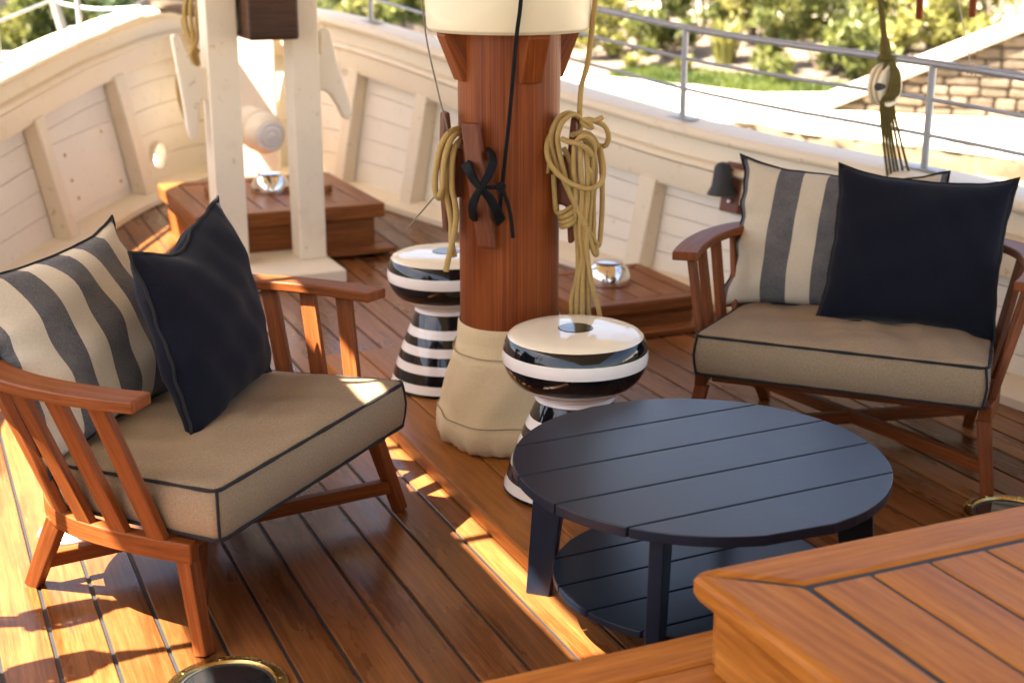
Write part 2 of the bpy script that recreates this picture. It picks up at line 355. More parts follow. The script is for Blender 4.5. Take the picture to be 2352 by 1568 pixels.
# ------------------------------------------------------------------ bulwark lines (s, p) at the foot of the planking
STB = crom([(-5.5, 2.2), (-2.5, 2.05), (-.03, 1.86), (1.4, 1.54), (2.3, 1.31), (3.17, 1.05), (3.8, .85), (4.3, .62), (4.52, .36)], 6)
PRT = crom([(-5.5, -2.2), (-2.5, -2.05), (0, -1.85), (1.6, -1.5), (2.4, -1.2), (3.056, -.877), (3.7, -.518), (3.944, -.348), (4.38, -.0), (4.52, .34)], 6)
def zcap(s): return .60+.04*s+.0115*s*s if s > -1.5 else .5659
FL = .2
_zs = np.array([(-6, .555), (-1.5, .555), (0, .577), (.45, .596), (1.1, .618), (1.65, .648), (2.4, .722), (3.2, .832), (4., .945), (4.6, 1.02)])
def zcap_s(s): return float(np.interp(s, _zs[:, 0], _zs[:, 1]))
class Side:
    def __init__(s, pts, out):
        s.P = [V(*q) for q in pts]; s.n = len(pts); s.N = []
        for i in range(s.n):
            t = s.P[min(i+1, s.n-1)]-s.P[max(i-1, 0)]; t /= np.linalg.norm(t)
            s.N.append(V(-t[1], t[0])*out)
        s.L = [0.]
        for a, b in zip(s.P, s.P[1:]): s.L.append(s.L[-1]+float(np.linalg.norm(b-a)))
    def pt(s, i, out, z):
        q = s.P[i]+s.N[i]*(out+FL*(z-dz(s.P[i][0]))); return V(q[1], q[0], z)
    def at(s, l):                                         # frame at arc length l
        i = int(np.clip(np.searchsorted(s.L, l)-1, 0, s.n-2)); f = (l-s.L[i])/(s.L[i+1]-s.L[i])
        return s.P[i]*(1-f)+s.P[i+1]*f, s.N[i]*(1-f)+s.N[i+1]*f
    def l_of_s(s, ss): return float(np.interp(ss, [q[0] for q in s.P], s.L))
    def run(s, name, mat, par, prof, i0=0, i1=None, sm=30):  # prof: list of (out, zfun)
        i1 = s.n if i1 is None else i1
        return link(name, loft(name, [[s.pt(i, o, zf(s.P[i][0])) for o, zf in prof] for i in range(i0, i1)], True, True, sm), mat, par)
SB, PB = Side(STB, 1), Side(PRT, -1)
# ------------------------------------------------------------------ deck and its planks
def deck():
    ss = list(np.arange(-5.5, 4.7, .3))
    out = [S(*SB.P[i][[0]], SB.P[i][1]) for i in range(0)]
    vs_ = []; fs = []
    for s_ in ss:
        a = np.interp(s_, [q[0] for q in PRT], [q[1] for q in PRT])-.05; b = np.interp(s_, [q[0] for q in STB], [q[1] for q in STB])+.05
        vs_ += [(a, s_, dz(s_)-.005), (b, s_, dz(s_)-.005)]
    for i in range(len(ss)-1): fs.append((2*i, 2*i+1, 2*i+3, 2*i+2))
    d = link('deck', mesh('deck', vs_, fs), M['caulk']); d.location = MO; d.rotation_euler = (0, 0, AX); struct(d)
    w, g = .112, .0042; k0 = -.811
    sP = np.array(STB); pP = np.array(PRT)
    for k in range(-14, 26):
        a = k0+k*w+g; b = k0+(k+1)*w-g; e = []
        for p in (a, b):
            c = sP if p > .35 else pP; o = np.argsort(c[:, 1]*(1 if p <= .35 else -1)); 
            e.append(float(np.interp(p if p <= .35 else -p, (c[o, 1] if p <= .35 else -c[o, 1]), c[o, 0])))
        if max(e) < -3: continue
        s0 = -5.2+RNG.uniform(0, .2); n = max(3, int((max(e)-s0)/.3)); rows = []; uv0 = RNG.uniform(0, 5)
        for i in range(n+1):
            f = i/n; sa = s0+(e[0]-s0)*f; sb = s0+(e[1]-s0)*f; hj = .0
            za, zb = dz(sa), dz(sb); c = .0022
            rows.append([V(a, sa, za-.03), V(a, sa, za-c), V(a+c, sa, za), V(b-c, sb, zb), V(b, sb, zb-c), V(b, sb, zb-.03)])
        link('plank', loft('plank', rows, True, True, 25), M['deck'], d)
deck()
# ------------------------------------------------------------------ bulwarks
def bulwark(sd, name, label, frames, Z):
    r = ship_empty(name, label, 'bulwark')
    sd.run('waterway', M['cream'], r, [(-.15, lambda s: dz(s)+.001), (-.15, lambda s: dz(s)+.028), (-.135, lambda s: dz(s)+.036), (.02, lambda s: dz(s)+.052), (.02, lambda s: dz(s)+.001)])
    N = 5; strakes = []
    for k in range(N):
        def zf(q, s, top): h0 = dz(s)+.045; h1 = Z(s)-.19; return h0+(h1-h0)*q/N+(-.0017 if top else .0017)
        a = lambda s, k=k: zf(k, s, 0); b = lambda s, k=k: zf(k+1, s, 1); e = RNG.uniform(0, .0025)
        strakes.append(sd.run('plank', M['cream2'], r, [(e, a), (e-.0, lambda s, a=a, b=b: a(s)+.9*(b(s)-a(s))), (e+.0015, b), (.035, b), (.035, a)]))
    sd.run('backing', M['cream'], r, [(.034, lambda s: dz(s)+.03), (.034, lambda s: Z(s)-.06), (.055, lambda s: Z(s)-.06), (.055, lambda s: dz(s)+.03)])
    sd.run('clamp_beam', M['cream'], r, [(-.055, lambda s: Z(s)-.215), (-.06, lambda s: Z(s)-.205), (-.06, lambda s: Z(s)-.098), (.03, lambda s: Z(s)-.098), (.03, lambda s: Z(s)-.215)])
    sd.run('sheer_strake', M['cream'], r, [(-.045, lambda s: Z(s)-.097), (-.045, lambda s: Z(s)+.002), (.06, lambda s: Z(s)+.002), (.06, lambda s: Z(s)-.097)])
    sd.run('moulding', M['cream'], r, [(-.03, lambda s: Z(s)-.118), (-.068, lambda s: Z(s)-.113), (-.082, lambda s: Z(s)-.100), (-.080, lambda s: Z(s)-.086), (-.066, lambda s: Z(s)-.077), (-.03, lambda s: Z(s)-.074)], sm=60)
    cp = [(-.075, lambda s: Z(s)+.003)]
    for q in range(5):
        an = math.pi*(-.5+q/4)*.999; cp.append((-.085-.022*math.cos(an), lambda s, an=an: Z(s)+.026+.022*math.sin(an)))
    cp += [(.085, lambda s: Z(s)+.05), (.10, lambda s: Z(s)+.03), (.085, lambda s: Z(s)+.003)]
    sd.run('cap_rail', M['cream'], r, cp, sm=60)
    sd.run('hull', M['whitepaint'], r, [(.056, lambda s: Z(s)-.0), (.075, lambda s: Z(s)-.0), (.10, lambda s: -1.6), (.08, lambda s: -1.6)])
    for ss in frames:
        w_ = .105
        if isinstance(ss, tuple): ss, w_ = ss
        l = sd.l_of_s(ss); rows = []
        for f in np.linspace(0, 1, 5):
            rw = []
            for dl, o in ((-w_/2, .0), (-w_/2+.004, -.072-.012*(1-f)), (w_/2-.004, -.072-.012*(1-f)), (w_/2, .0)):
                P, N_ = sd.at(l+dl); z = dz(P[0])+.04+f*(Z(P[0])-.2-dz(P[0])-.04); q = P+N_*(o+FL*(z-dz(P[0]))); rw.append(V(q[1], q[0], z))
            rows.append(rw)
        link('frame', loft('frame', rows, True, True, 30), M['cream'], r, .006)
    return r, strakes
stb, _ = bulwark(SB, 'starboard_bulwark', 'cream painted bulwark behind the chair facing the camera, below the grey railing', [-3.2, -2.5, -1.8, -1.1, -.4, .35, 1.05, 1.72, 2.5, 3.33, (3.9, .09)], zcap_s)
prt, strakes = bulwark(PB, 'port_bulwark', 'cream painted bulwark with a round freeing hole behind the striped and navy pillows', [-3.2, -2.4, -1.6, -.8, 0, .75, 1.5, 2.28, 3.2, (4.0, .12)], zcap)
# plate with bolts round the hole, and a cable down the knee
def plate():
    rows = []; l0, l1 = PB.l_of_s(3.36), PB.l_of_s(3.93)
    zf = lambda P, f: dz(P[0])+.09+f*.34
    for l in np.linspace(l0, l1, 6):
        P, N_ = PB.at(l)
        rows.append([V(*(lambda q: (q[1], q[0], zf(P, f)))(P+N_*(o+FL*(zf(P, f)-dz(P[0]))))) for o, f in ((-.001, 0), (-.008, .01), (-.008, .99), (-.001, 1))])
    link('cover_plate', loft('cover_plate', rows, True, True, 30), M['cream2'], prt)
    for l, f in ((l0+.1, .8), (l0+.1, .45), (l0+.12, .18), (l1-.12, .9), (l1-.06, .12)):
        P, N_ = PB.at(l); q = P+N_*(-.008+FL*(zf(P, f)-dz(P[0]))); b = lathe('bolt', M['brass'], prt, [(.010, -.004), (.009, .003), (.004, .006), (0, .0065)], 12)
        b.location = (q[1], q[0], zf(P, f)); b.rotation_mode = 'QUATERNION'; b.rotation_quaternion = Vector((-N_[1], -N_[0], -.15)).to_track_quat('Z', 'Y')
    P0 = []; return
    for ss, h in ((4.05, .72), (4.07, .6), (4.11, .45), (4.18, .33), (4.23, .2), (4.24, .1)):
        P, N_ = PB.at(PB.l_of_s(ss)); z = dz(P[0])+h; q = P+N_*(-.012+FL*h); P0.append(V(q[1], q[0], z))
    tube('cable', M['caulk'], prt, crom(P0, 6), .0055, 8)
plate()
# round hole through the port planking
def cut_hole():
    c = None
    for i in range(PB.n-1): pass
    l = PB.l_of_s(3.86); P, N_ = PB.at(l)
    w = None; best = 1e9
    for ll in np.linspace(2, PB.L[-1], 400):                 # where the pixel ray meets the planking
        P, N_ = PB.at(ll)
        for z in np.linspace(.15, .7, 60):
            q = P+N_*(FL*(z-dz(P[0]))); pt = S(q[0], q[1], z); d = pt-C0; x = 1176+FPX*d[0]/(d@fw); y = 784-FPX*(d@upv)/(d@fw); e = (x-362)**2+(y-357)**2
            if e < best: best = e; w = (q, z, N_)
    q, z, N_ = w; nv = Vector((N_[1], N_[0], FL*.5)).normalized()
    bm = bmesh.new(); bmesh.ops.create_cone(bm, cap_ends=True, segments=32, radius1=.068, radius2=.068, depth=.6)
    me = bpy.data.meshes.new('cut'); bm.to_mesh(me); bm.free(); c = bpy.data.objects.new('cut', me); COL.objects.link(c); c.parent = prt
    c.location = (q[1], q[0], z); c.rotation_mode = 'QUATERNION'; c.rotation_quaternion = nv.to_track_quat('Z', 'Y')
    bpy.context.view_layer.update()
    todo = [o for o in bpy.data.objects if o.parent == prt and o.name.split('.')[0] in ('plank', 'backing', 'hull', 'cover_plate')]
    for o in todo: b = o.modifiers.new('b', 'BOOLEAN'); b.object = c; b.operation = 'DIFFERENCE'; b.solver = 'EXACT'
    dg = bpy.context.evaluated_depsgraph_get(); new = [bpy.data.meshes.new_from_object(o.evaluated_get(dg)) for o in todo]
    for o, m in zip(todo, new): o.modifiers.clear(); o.data = m
    bpy.data.objects.remove(c)
    rg = lathe('hole_rim', M['cream'], prt, [(.066, -.03), (.066, .006), (.070, .009), (.078, .006), (.080, -.002), (.080, -.03)], 32)
    rg.location = Vector((q[1], q[0], z))-nv*.004; rg.rotation_mode = 'QUATERNION'; rg.rotation_quaternion = (-nv).to_track_quat('Z', 'Y')
cut_hole()
# ------------------------------------------------------------------ quay, garden, water
QO = V(1.56, 11.5, 0); QD = V(.67, -.742, 0); QD /= np.linalg.norm(QD); QN = V(.742, .67, 0); QN /= np.linalg.norm(QN)
def Q(a, d, z=0.): return QO+QD*a+QN*d+V(0, 0, z)             # a along the quay edge, d inland
def sheet(name, mat, a0, a1, prof, na=24, jit=0.):
    rows = []
    for a in np.linspace(a0, a1, na): rows.append([Q(a, d+RNG.normal(0, jit), z+RNG.normal(0, jit*.4)) for d, z in prof])
    return struct(link(name, loft(name, rows, False, False, 60), mat))
sea = mesh('water', [(-300, -300, -1.25), (300, -300, -1.25), (300, 400, -1.25), (-300, 400, -1.25)], [(0, 1, 2, 3)])
struct(link('water', sea, M['water']))
sheet('quay_ledge', M['rubble'], -6.5, 16, [(-3.4, -1.6), (-3.3, -.35), (-2.6, -.22), (-1.9, -.2), (-1.2, -.16), (-.6, -.17), (.05, -.16)], 120, .035)
sheet('quay_path', M['quay'], -6.5, 16, [(-.02, -.03), (-.01, -.008), (.03, 0), (.5, .005), (1.0, 0), (1.55, .01), (1.9, .01)], 90, .012)
sheet('quay_wall', M['quaywall'], -6.5, 16, [(.12, -.005), (.0, -.012), (-.02, -.06), (-.05, -.12), (-.07, -.2)], 260, .022)
sheet('garden_bank', M['sand'], -6.5, 16, [(1.45, -.05), (1.6, .02), (2.2, .09), (2.8, .2), (3.4, .33), (4.0, .40), (6, .42)], 60, .02)
sheet('promenade', M['quay'], -6.5, 40, [(5.2, .38), (5.4, .44), (14, .5), (60, .6)], 10)
# stone flank wall that rises to the right, with a pale coping
def flank():
    P0 = at(1905, 252, .0); P1 = at(2352, 280, .0); D = P1-P0; D /= np.linalg.norm(D); N_ = V(-D[1], D[0], 0); SL = .46; L = 4.2; rz = math.atan2(D[1], D[0])
    r = empty('stone_flank_wall', P0, rz, 'rubble stone wall with a pale sloping coping beside the garden', 'stone wall')   # local x along the wall, y into it
    g = lambda a: SL*a
    extrude('wall_core', M['stonewall'], r, [(-.05, .14, -.05), (L, .14, -.05), (L, .14, g(L)), (0, .14, g(0))], (0, .2, 0), 0)
    extrude('coping', M['quay'], r, [(-.75, .16, .0), (-.28, .16, .0), (.0, .16, g(0)+.002), (L, .16, g(L)+.002), (L, .16, g(L)+.12), (-.12, .16, .10), (-.75, .16, .06)], (0, .46, 0), .012)
    z = .0
    while z < 1.75:
        h = random.uniform(.06, .10); a = max(0., (z+h*.55)/SL)+random.uniform(-.02, .03)
        while a < 3.1:
            w = random.uniform(.12, .30)
            box('stone', M['stone'], r, (w-.016, .10, h-.012), (a+w/2, .04+random.uniform(-.014, .012), z+h/2), (random.uniform(-.03, .03), random.uniform(-.03, .03), random.uniform(-.04, .04)), .014, 1)
            a += w
        z += h
def toQ(w): r = np.array(w)-QO; return r@QD, r@QN
flank()
# ------------------------------------------------------------------ plants
def leaves(name, mat, parent, blobs, n, size, elong=1.8):
    vs_ = np.zeros((n, 4, 3)); cs = np.array([b[:3] for b in blobs]); rs = np.array([b[3] for b in blobs]); pr = rs**2/np.sum(rs**2)
    idx = RNG.choice(len(blobs), n, p=pr); d = RNG.normal(size=(n, 3)); d /= np.linalg.norm(d, axis=1)[:, None]; rad = RNG.uniform(.2, 1.35, n)**.7
    c = cs[idx]+d*(rad*rs[idx])[:, None]*np.array([1, 1, .95])
    a = RNG.normal(size=(n, 3)); a += d*.8; a /= np.linalg.norm(a, axis=1)[:, None]; b = np.cross(a, RNG.normal(size=(n, 3))); b /= np.linalg.norm(b, axis=1)[:, None]
    s = size*RNG.uniform(.6, 1.3, n)[:, None]
    vs_[:, 0] = c-a*s*elong; vs_[:, 1] = c+b*s*.6; vs_[:, 2] = c+a*s*elong; vs_[:, 3] = c-b*s*.6
    me = bpy.data.meshes.new(name); me.from_pydata(vs_.reshape(-1, 3).tolist(), [], [(4*i, 4*i+1, 4*i+2, 4*i+3) for i in range(n)]); me.update()
    return link(name, me, mat, parent)
def shrub(label, w, rad, h, mat, n, size=.028, group='garden shrubs', name='shrub', cat='shrub'):
    r = empty(name, w, 0, label, cat, group); bl = []
    for i in range(24):
        an = random.uniform(0, 6.28); q = random.uniform(.1, 1.1)*rad; bl.append((q*math.cos(an), q*math.sin(an), h*random.uniform(.08, 1.), rad*random.uniform(.12, .34)))
    leaves('crown', mat, r, bl, n, size)
    for i in range(4):
        b = bl[i]; tube('trunk', M['bark'], r, [(.02*i, 0, -.05), (b[0]*.4, b[1]*.4, b[2]*.5), (b[0], b[1], b[2])], [.018, .013, .006], 6)
    return r
def gz(w): d = toQ(w)[1]; return float(np.interp(d, [1.45, 1.6, 2.2, 2.8, 3.4, 4, 6], [-.05, .02, .09, .2, .33, .4, .42]))
def gp(x, y):
    d = ray(x, y)
    for t in np.arange(7, 30, .02):
        w = C0+d*t
        if w[2] <= gz(w): break
    return w
shrub('big rounded green shrub on the bank left of the stone flank wall', gp(1880, 165), .66, 1.0, M['leaf'], 3600, .036)
shrub('tall loose shrub on the bank behind the railing stanchion', gp(1530, 140), .38, .95, M['leaf'], 2400, .032)
shrub('yellow green leafy shrub beside the sloping coping', gp(2130, 110), .5, .72, M['leaf2'], 3000, .034)
shrub('airy pale shrub on the bank behind the mast', gp(1400, 130), .4, .7, M['leaf2'], 1800, .03)
shrub('yellowish low shrub seen between the bitts and the mast drum', gp(835, 62), .42, .34, M['leaf2'], 1600, .03)
shrub('tall green shrub seen just left of the mast drum', gp(925, 75), .38, 1.0, M['leaf'], 2400, .032)
shrub('sparse shrub at the foot of the fence', gp(1720, 95), .4, .8, M['leaf2'], 1500, .03)
shrub('sparse green shrub by the fence, left of the big shrub', gp(1240, 95), .42, .8, M['leaf'], 1500, .03)
for x_, y_, rd, hh, mt, lb in ((1330, 75, .4, .75, 'leaf2', 'wispy pale shrub between the mast and the railing stanchion'), (1610, 70, .42, .7, 'leaf', 'small green shrub against the paling fence'), (1790, 92, .45, .75, 'leaf2', 'yellowish shrub behind the big rounded shrub'),
        (2020, 95, .45, .8, 'leaf', 'green shrub beside the white rope block'), (2240, 62, .4, .6, 'leaf2', 'pale shrub at the top of the sloping coping'), (990, 62, .42, .7, 'leaf2', 'pale shrub partly hidden by the mast drum'), (780, 40, .45, .55, 'leaf', 'green shrub seen over the rail beside the right bitt')):
    shrub(lb, gp(x_, y_), rd, hh, M[mt], 1500, .03)
def clump(label, w, rad, h, n, mat):
    r = empty('grass_plant', w, 0, label, 'plant'); vs_ = []; fs = []
    for i in range(n):
        an = random.uniform(0, 6.28); q = random.uniform(0, .3)*rad; tip = V(math.cos(an)*rad*random.uniform(.4, 1), math.sin(an)*rad*random.uniform(.4, 1), h*random.uniform(.5, 1)); b = V(math.cos(an)*q, math.sin(an)*q, -.02)
        sd_ = V(-math.sin(an), math.cos(an), 0)*.014; m = (b+tip)/2+V(0, 0, h*.22); k = len(vs_)
        vs_ += [b-sd_, b+sd_, m+sd_, m-sd_, tip]; fs += [(k, k+1, k+2, k+3), (k+3, k+2, k+4)]
    link('blades', mesh('blades', vs_, fs), mat, r); return r
clump('yellow green strappy plant on the bank below the railing', gp(1665, 150), .30, .5, 160, M['leaf2'])
for x_, y_, lb in ((1450, 165, 'small grass tuft on the sandy bank nearest the mast'), (1760, 185, 'small grass tuft on the sandy bank below the big shrub'), (1570, 172, 'small grass tuft on the sandy bank by the stanchion'), (1985, 180, 'small grass tuft on the sandy bank beside the rope block'), (880, 92, 'small grass tuft on the sandy bank seen left of the mast')):
    clump(lb, gp(x_, y_), .16, .22, 60, M['leaf2' if x_ % 20 else 'leaf'])
def lawn(label_, cx, x0, x1, y0, y1, n):
    vs_ = []; fs = []
    for i in range(n):
        w = Q(random.uniform(-2.6, .15), random.uniform(1.5, 1.95+.2*math.sin(i*.01)), 0.); w[2] = gz(w); an = random.uniform(0, 6.28); h = random.uniform(.03, .08); sd_ = V(math.cos(an), math.sin(an), 0)*.012; k = len(vs_)
        if toQ(w)[1] < 1.55: continue
        vs_ += [w-sd_, w+sd_, w+V(random.uniform(-.04, .04), random.uniform(-.04, .04), h)]; fs.append((k, k+1, k+2))
    o = link('grass', mesh('grass', vs_, fs), M['grass']); o['kind'] = 'stuff'; tag(o, label_, 'grass')
lawn('short green grass strip between the quay path and the sandy bank', 0, 1290, 1840, 178, 240, 9000)
# paling fence
fr = empty('paling_fence', Q(0, 4.3, .4), 0, 'weathered wooden paling fence along the top of the garden bank', 'fence')
for i in range(84):
    a = -6.5+i*.155; p = Q(a+random.uniform(-.02, .02), 4.3, .4)-V(*fr.location)
    if i == 0: pk = box('picket', M['fence'], fr, (.055, .02, 1.15), p+V(0, 0, .55), (0, 0, math.atan2(QD[1], QD[0])), 0)
    else: o = pk.copy(); COL.objects.link(o); o.location = p+V(0, 0, .55+random.uniform(-.05, .05)); o.rotation_euler = (random.uniform(-.03, .03), random.uniform(-.05, .05), pk.rotation_euler[2])
for z in (.25, .85): beam('rail', M['fence'], fr, Q(-6.5, 4.33, .4+z)-V(*fr.location), Q(6.3, 4.33, .4+z)-V(*fr.location), .02, .04, 0)
hw = empty('white_building', Q(19, 22, .5), math.atan2(QD[1], QD[0]), 'long white rendered building far beyond the fence', 'building')
box('wall', M['render'], hw, (60, .4, 5), (0, 0, 2.5), bevel=0)
for i in range(14): box('window', M['glass'], hw, (1.1, .1, 1.3), (-26+i*4, -.2, 2.2), bevel=0)
# port side background: rock wall, bushes, a white boat
rk = [];
for i in range(40):
    a = -26+i*1.0; rk.append([V(a+RNG.normal(0, .2), 27+.12*a+RNG.normal(0, .35)+z*.25, z+RNG.normal(0, .15)) for z in (-1.6, -.6, .3, 1.2, 2.2, 3.4, 5)])
struct(link('rock_bank', loft('rock_bank', rk, False, False, 25), M['rock']))
for x, y, rad, h, mt, lb in ((50, 110, .9, 1.5, 'leaf2', 'bright bush at the foot of the dark rock bank'), (95, 40, .9, 1.4, 'leaf', 'green bush hanging on the dark rock bank'), (210, 110, 1.0, 1.2, 'leaf', 'low green bush on the shore behind the cream spar'), (330, 40, 1.1, 2.2, 'leafd', 'dark green tree on the rock bank behind the bow')):
    p = aty(x, y, 23.5); shrub(lb, p-V(0, 0, h*.6), rad, h, M[mt], 2600, .06, 'bushes on the rock bank', 'bush', 'bush')
# ------------------------------------------------------------------ mast, step, ropes
ST_H = .045
ms_ = ship_empty('mast_step', 'low varnished wooden platform under the mast and the striped stools', 'platform')
for k, (a, b) in enumerate(((-.182, -.04), (-.0385, .14), (.1415, .33))):
    o = box('plank', M['step'], ms_, (b-a, 1.78, ST_H), ((a+b)/2, .175, ST_H/2+.001), bevel=.007)
MW = V(-.008, 3.87, 0)
mast = empty('mast', MW, AX, 'thick round varnished mast with a canvas boot and a cream drum', 'mast'); MR = .140
pole = lathe('pole', M['mast'], mast, [(.140, .05), (.140, .3), (.1405, 1.0), (.141, 1.6), (.135, 3.2), (.0, 3.2)], 56)
def boot():
    n = 96; prof = [(.1415, .402), (.144, .411), (.147, .402), (.150, .37), (.154, .33), (.160, .328), (.166, .30), (.173, .27), (.180, .24), (.187, .21), (.193, .18), (.200, .138), (.207, .132), (.211, .10), (.208, .075), (.196, .052), (.180, .047)]
    def wv(th, z):
        f = max(0, min(1, (.40-z)/.3)); m = 1 if .14 < z < .32 else .25
        w = .006*f*math.sin(5*th+z*14)+.004*f*math.sin(9*th-z*25+1)+m*f*(.008*max(0, math.sin(4*th-z*22+2))**3+.006*max(0, math.sin(7*th+z*30))**4)
        if z < .09: w += (.008*math.sin(17*th)+.005*math.sin(29*th))*(1 if z < .06 else .4)
        return w
    zt_ = lambda th, z: z+.012*math.sin(th+1.0)*(1 if z > .3 else .3)+(.004*math.sin(17*th) if z < .06 else 0)+.004
    ring = lambda r, z, nn: [V((r+wv(th, z))*math.cos(th), (r+wv(th, z))*math.sin(th), zt_(th, z)) for th in (2*math.pi*k/nn for k in range(nn))]
    b = link('canvas_boot', loft('canvas_boot', [ring(r, z, n) for r, z in prof], True, False, 80), M['canvas'], mast)
    for rr, zz in ((.1605, .331), (.2055, .136)): tube('seam', M['thread'], b, ring(rr+.0022, zz, 120), .0016, 5, True)
boot()
lathe('drum', M['drum'], mast, [(.136, 1.212), (.212, 1.212), (.2215, 1.220), (.2235, 1.226), (.2275, 1.302), (.221, 1.312), (.211, 1.315), (.211, 1.40), (.136, 1.40)], 72, sharp=30)
for k in range(4):                                          # chocks under the drum
    an = -math.pi/2+k*math.pi/2; c, s_ = math.cos(an), math.sin(an)
    pr = [(.125, 1.2115), (.199, 1.2115), (.199, 1.2), (.1495, 1.082), (.125, 1.082)]
    extrude('chock', M['mast'], mast, [(c*r, s_*r, z) for r, z in pr], (-s_*.062, c*.062, 0), .004)
def cleat(an, z0, z1, tilt, standoff=.034):
    """an: world bearing of the outward normal"""
    a = an-AX; o = V(math.cos(a), math.sin(a), 0); t = V(-math.sin(a), math.cos(a), 0); r0 = MR+standoff; L = z1-z0; zc = (z0+z1)/2
    def q(rr, z): return o*rr+V(0, 0, z)+t*tilt*(z-zc)/L
    pr = [q(r0+.002, z0), q(r0+.018, z0+.004), q(r0+.024, zc-.05), q(r0+.024, zc+.05), q(r0+.018, z1-.004), q(r0+.002, z1), q(r0-.006, zc+.07), q(MR-.02, zc+.06), q(MR-.02, zc-.06), q(r0-.006, zc-.07)]
    c = extrude('cleat', M['cleat'], mast, pr, t*.054, .007); return c
cleat(R(-116), .645, .985, -.05); cleat(R(196), .665, 1.0, -.01, .03); cleat(R(-14), .637, .985, .02, .034)
def rope(mat, paths, r, Y, name, label, cat='rope', sides=8, conv=lambda x, y: (x, y), sub=6, ends=True):
    """hanging rope: picture points on an upright plane; each point may carry its own depth offset"""
    root = empty(name, (0, 0, 0), 0, label, cat)
    for i, pth in enumerate(paths):
        pts = []
        for q in pth:
            x, y = conv(q[0], q[1]); pts.append(aty(x, y, Y+(q[2] if len(q) > 2 else 0)))
        if i == 0: base = pts[-1].copy(); root.location = base
        tube('strand', mat, root, [p-base for p in crom(pts, sub)], r, sides)
    return root
cr = lambda x, y: (1240.3+x*.41017, 137.8+y*.41017)
YR = 3.81
rope(M['rope'], [
    [(310, -336, .0), (270, 0, .0), (232, 150, .0), (222, 310, .0), (232, 345, .03), (222, 400, .02), (180, 420, -.02)],
    [(222, 330, .02), (165, 298, -.01), (105, 325, -.03), (66, 400, -.04), (62, 480, -.045), (92, 580, -.05), (135, 680, -.055), (190, 800, -.06), (255, 925, -.055), (308, 1015, -.04), (332, 1030, -.02), (344, 900, 0), (349, 760, .0), (344, 600, 0), (318, 470, -.01), (275, 415, -.02), (225, 408, -.02)],
    [(240, 345, .0), (190, 305, -.03), (128, 345, -.055), (100, 420, -.06), (106, 500, -.06), (130, 610, -.062), (160, 720, -.066), (215, 845, -.07), (270, 980, -.068), (305, 1082, -.055), (318, 1075, -.04), (300, 990, -.03), (300, 900, -.02), (300, 760, -.02), (310, 620, -.03), (296, 500, -.04), (262, 462, -.055)],
    [(60, 400, -.02), (38, 480, -.05), (48, 560, -.07), (92, 630, -.085), (170, 690, -.095), (262, 722, -.092), (330, 700, -.075), (356, 640, -.05), (350, 560, -.03), (336, 490, -.01)],
    [(122, 442, -.07), (160, 458, -.085), (215, 470, -.09), (262, 498, -.088), (284, 532, -.075), (272, 480, -.06), (240, 440, -.07), (205, 455, -.08), (192, 500, -.075), (190, 620, -.07), (203, 760, -.068), (196, 900, -.06), (212, 1050, -.05), (210, 1200, -.05), (178, 1330, -.05), (176, 1400, -.05), (178, 1560, -.05)],
    [(232, 462, -.075), (228, 560, -.076), (236, 700, -.074), (234, 820, -.07), (222, 960, -.066), (236, 1100, -.062), (212, 1250, -.058), (206, 1400, -.055), (206, 1560, -.055)],
    [(256, 470, -.07), (266, 640, -.07), (262, 800, -.068), (244, 960, -.064), (246, 1120, -.06), (238, 1280, -.06), (238, 1400, -.06), (240, 1560, -.06)],
    [(290, 470, -.05), (292, 640, -.05), (282, 800, -.05), (272, 960, -.05), (262, 1100, -.05), (268, 1250, -.05), (272, 1400, -.05), (276, 1560, -.05)],
    [(262, 930, -.075), (262, 1060, -.07), (286, 1230, -.065), (316, 1350, -.06), (334, 1430, -.06), (342, 1560, -.06)],
    [(130, 490, -.03), (165, 560, -.035), (178, 640, -.03), (180, 760, -.03)],
    [(76, 640, -.03), (82, 760, -.03), (92, 845, -.03), (125, 855, -.055), (178, 822, -.045)],
    [(110, 868, -.03), (118, 880, -.06), (150, 872, -.075), (184, 848, -.06)],
    [(112, 900, -.03), (122, 908, -.06), (155, 900, -.075), (190, 874, -.06)],
    [(118, 928, -.03), (128, 934, -.06), (160, 924, -.075), (196, 900, -.06)],
    [(232, 345, -.03), (262, 372, -.05), (290, 378, -.05), (270, 345, -.06), (250, 335, -.055), (300, 342, -.05), (350, 322, -.04)],
    [(262, 330, -.03), (312, 345, -.03), (362, 372, -.02), (384, 430, -.01), (366, 480, .0), (325, 480, .01)],
    [(75, 500, -.02), (56, 560, -.03), (44, 605, -.03), (36, 632, -.03)],
    [(215, 440, -.08), (250, 425, -.085), (290, 450, -.075), (305, 500, -.06), (290, 545, -.06)],
    [(262, 600, -.07), (282, 630, -.07), (286, 670, -.06), (270, 690, -.055)],
    ], .0073, YR, 'rope_coil', 'tan braided rope coiled over the cleat above the front striped stool', conv=cr)
cl = lambda x, y: (973.9+x*.26957, 238.9+y*.26957)
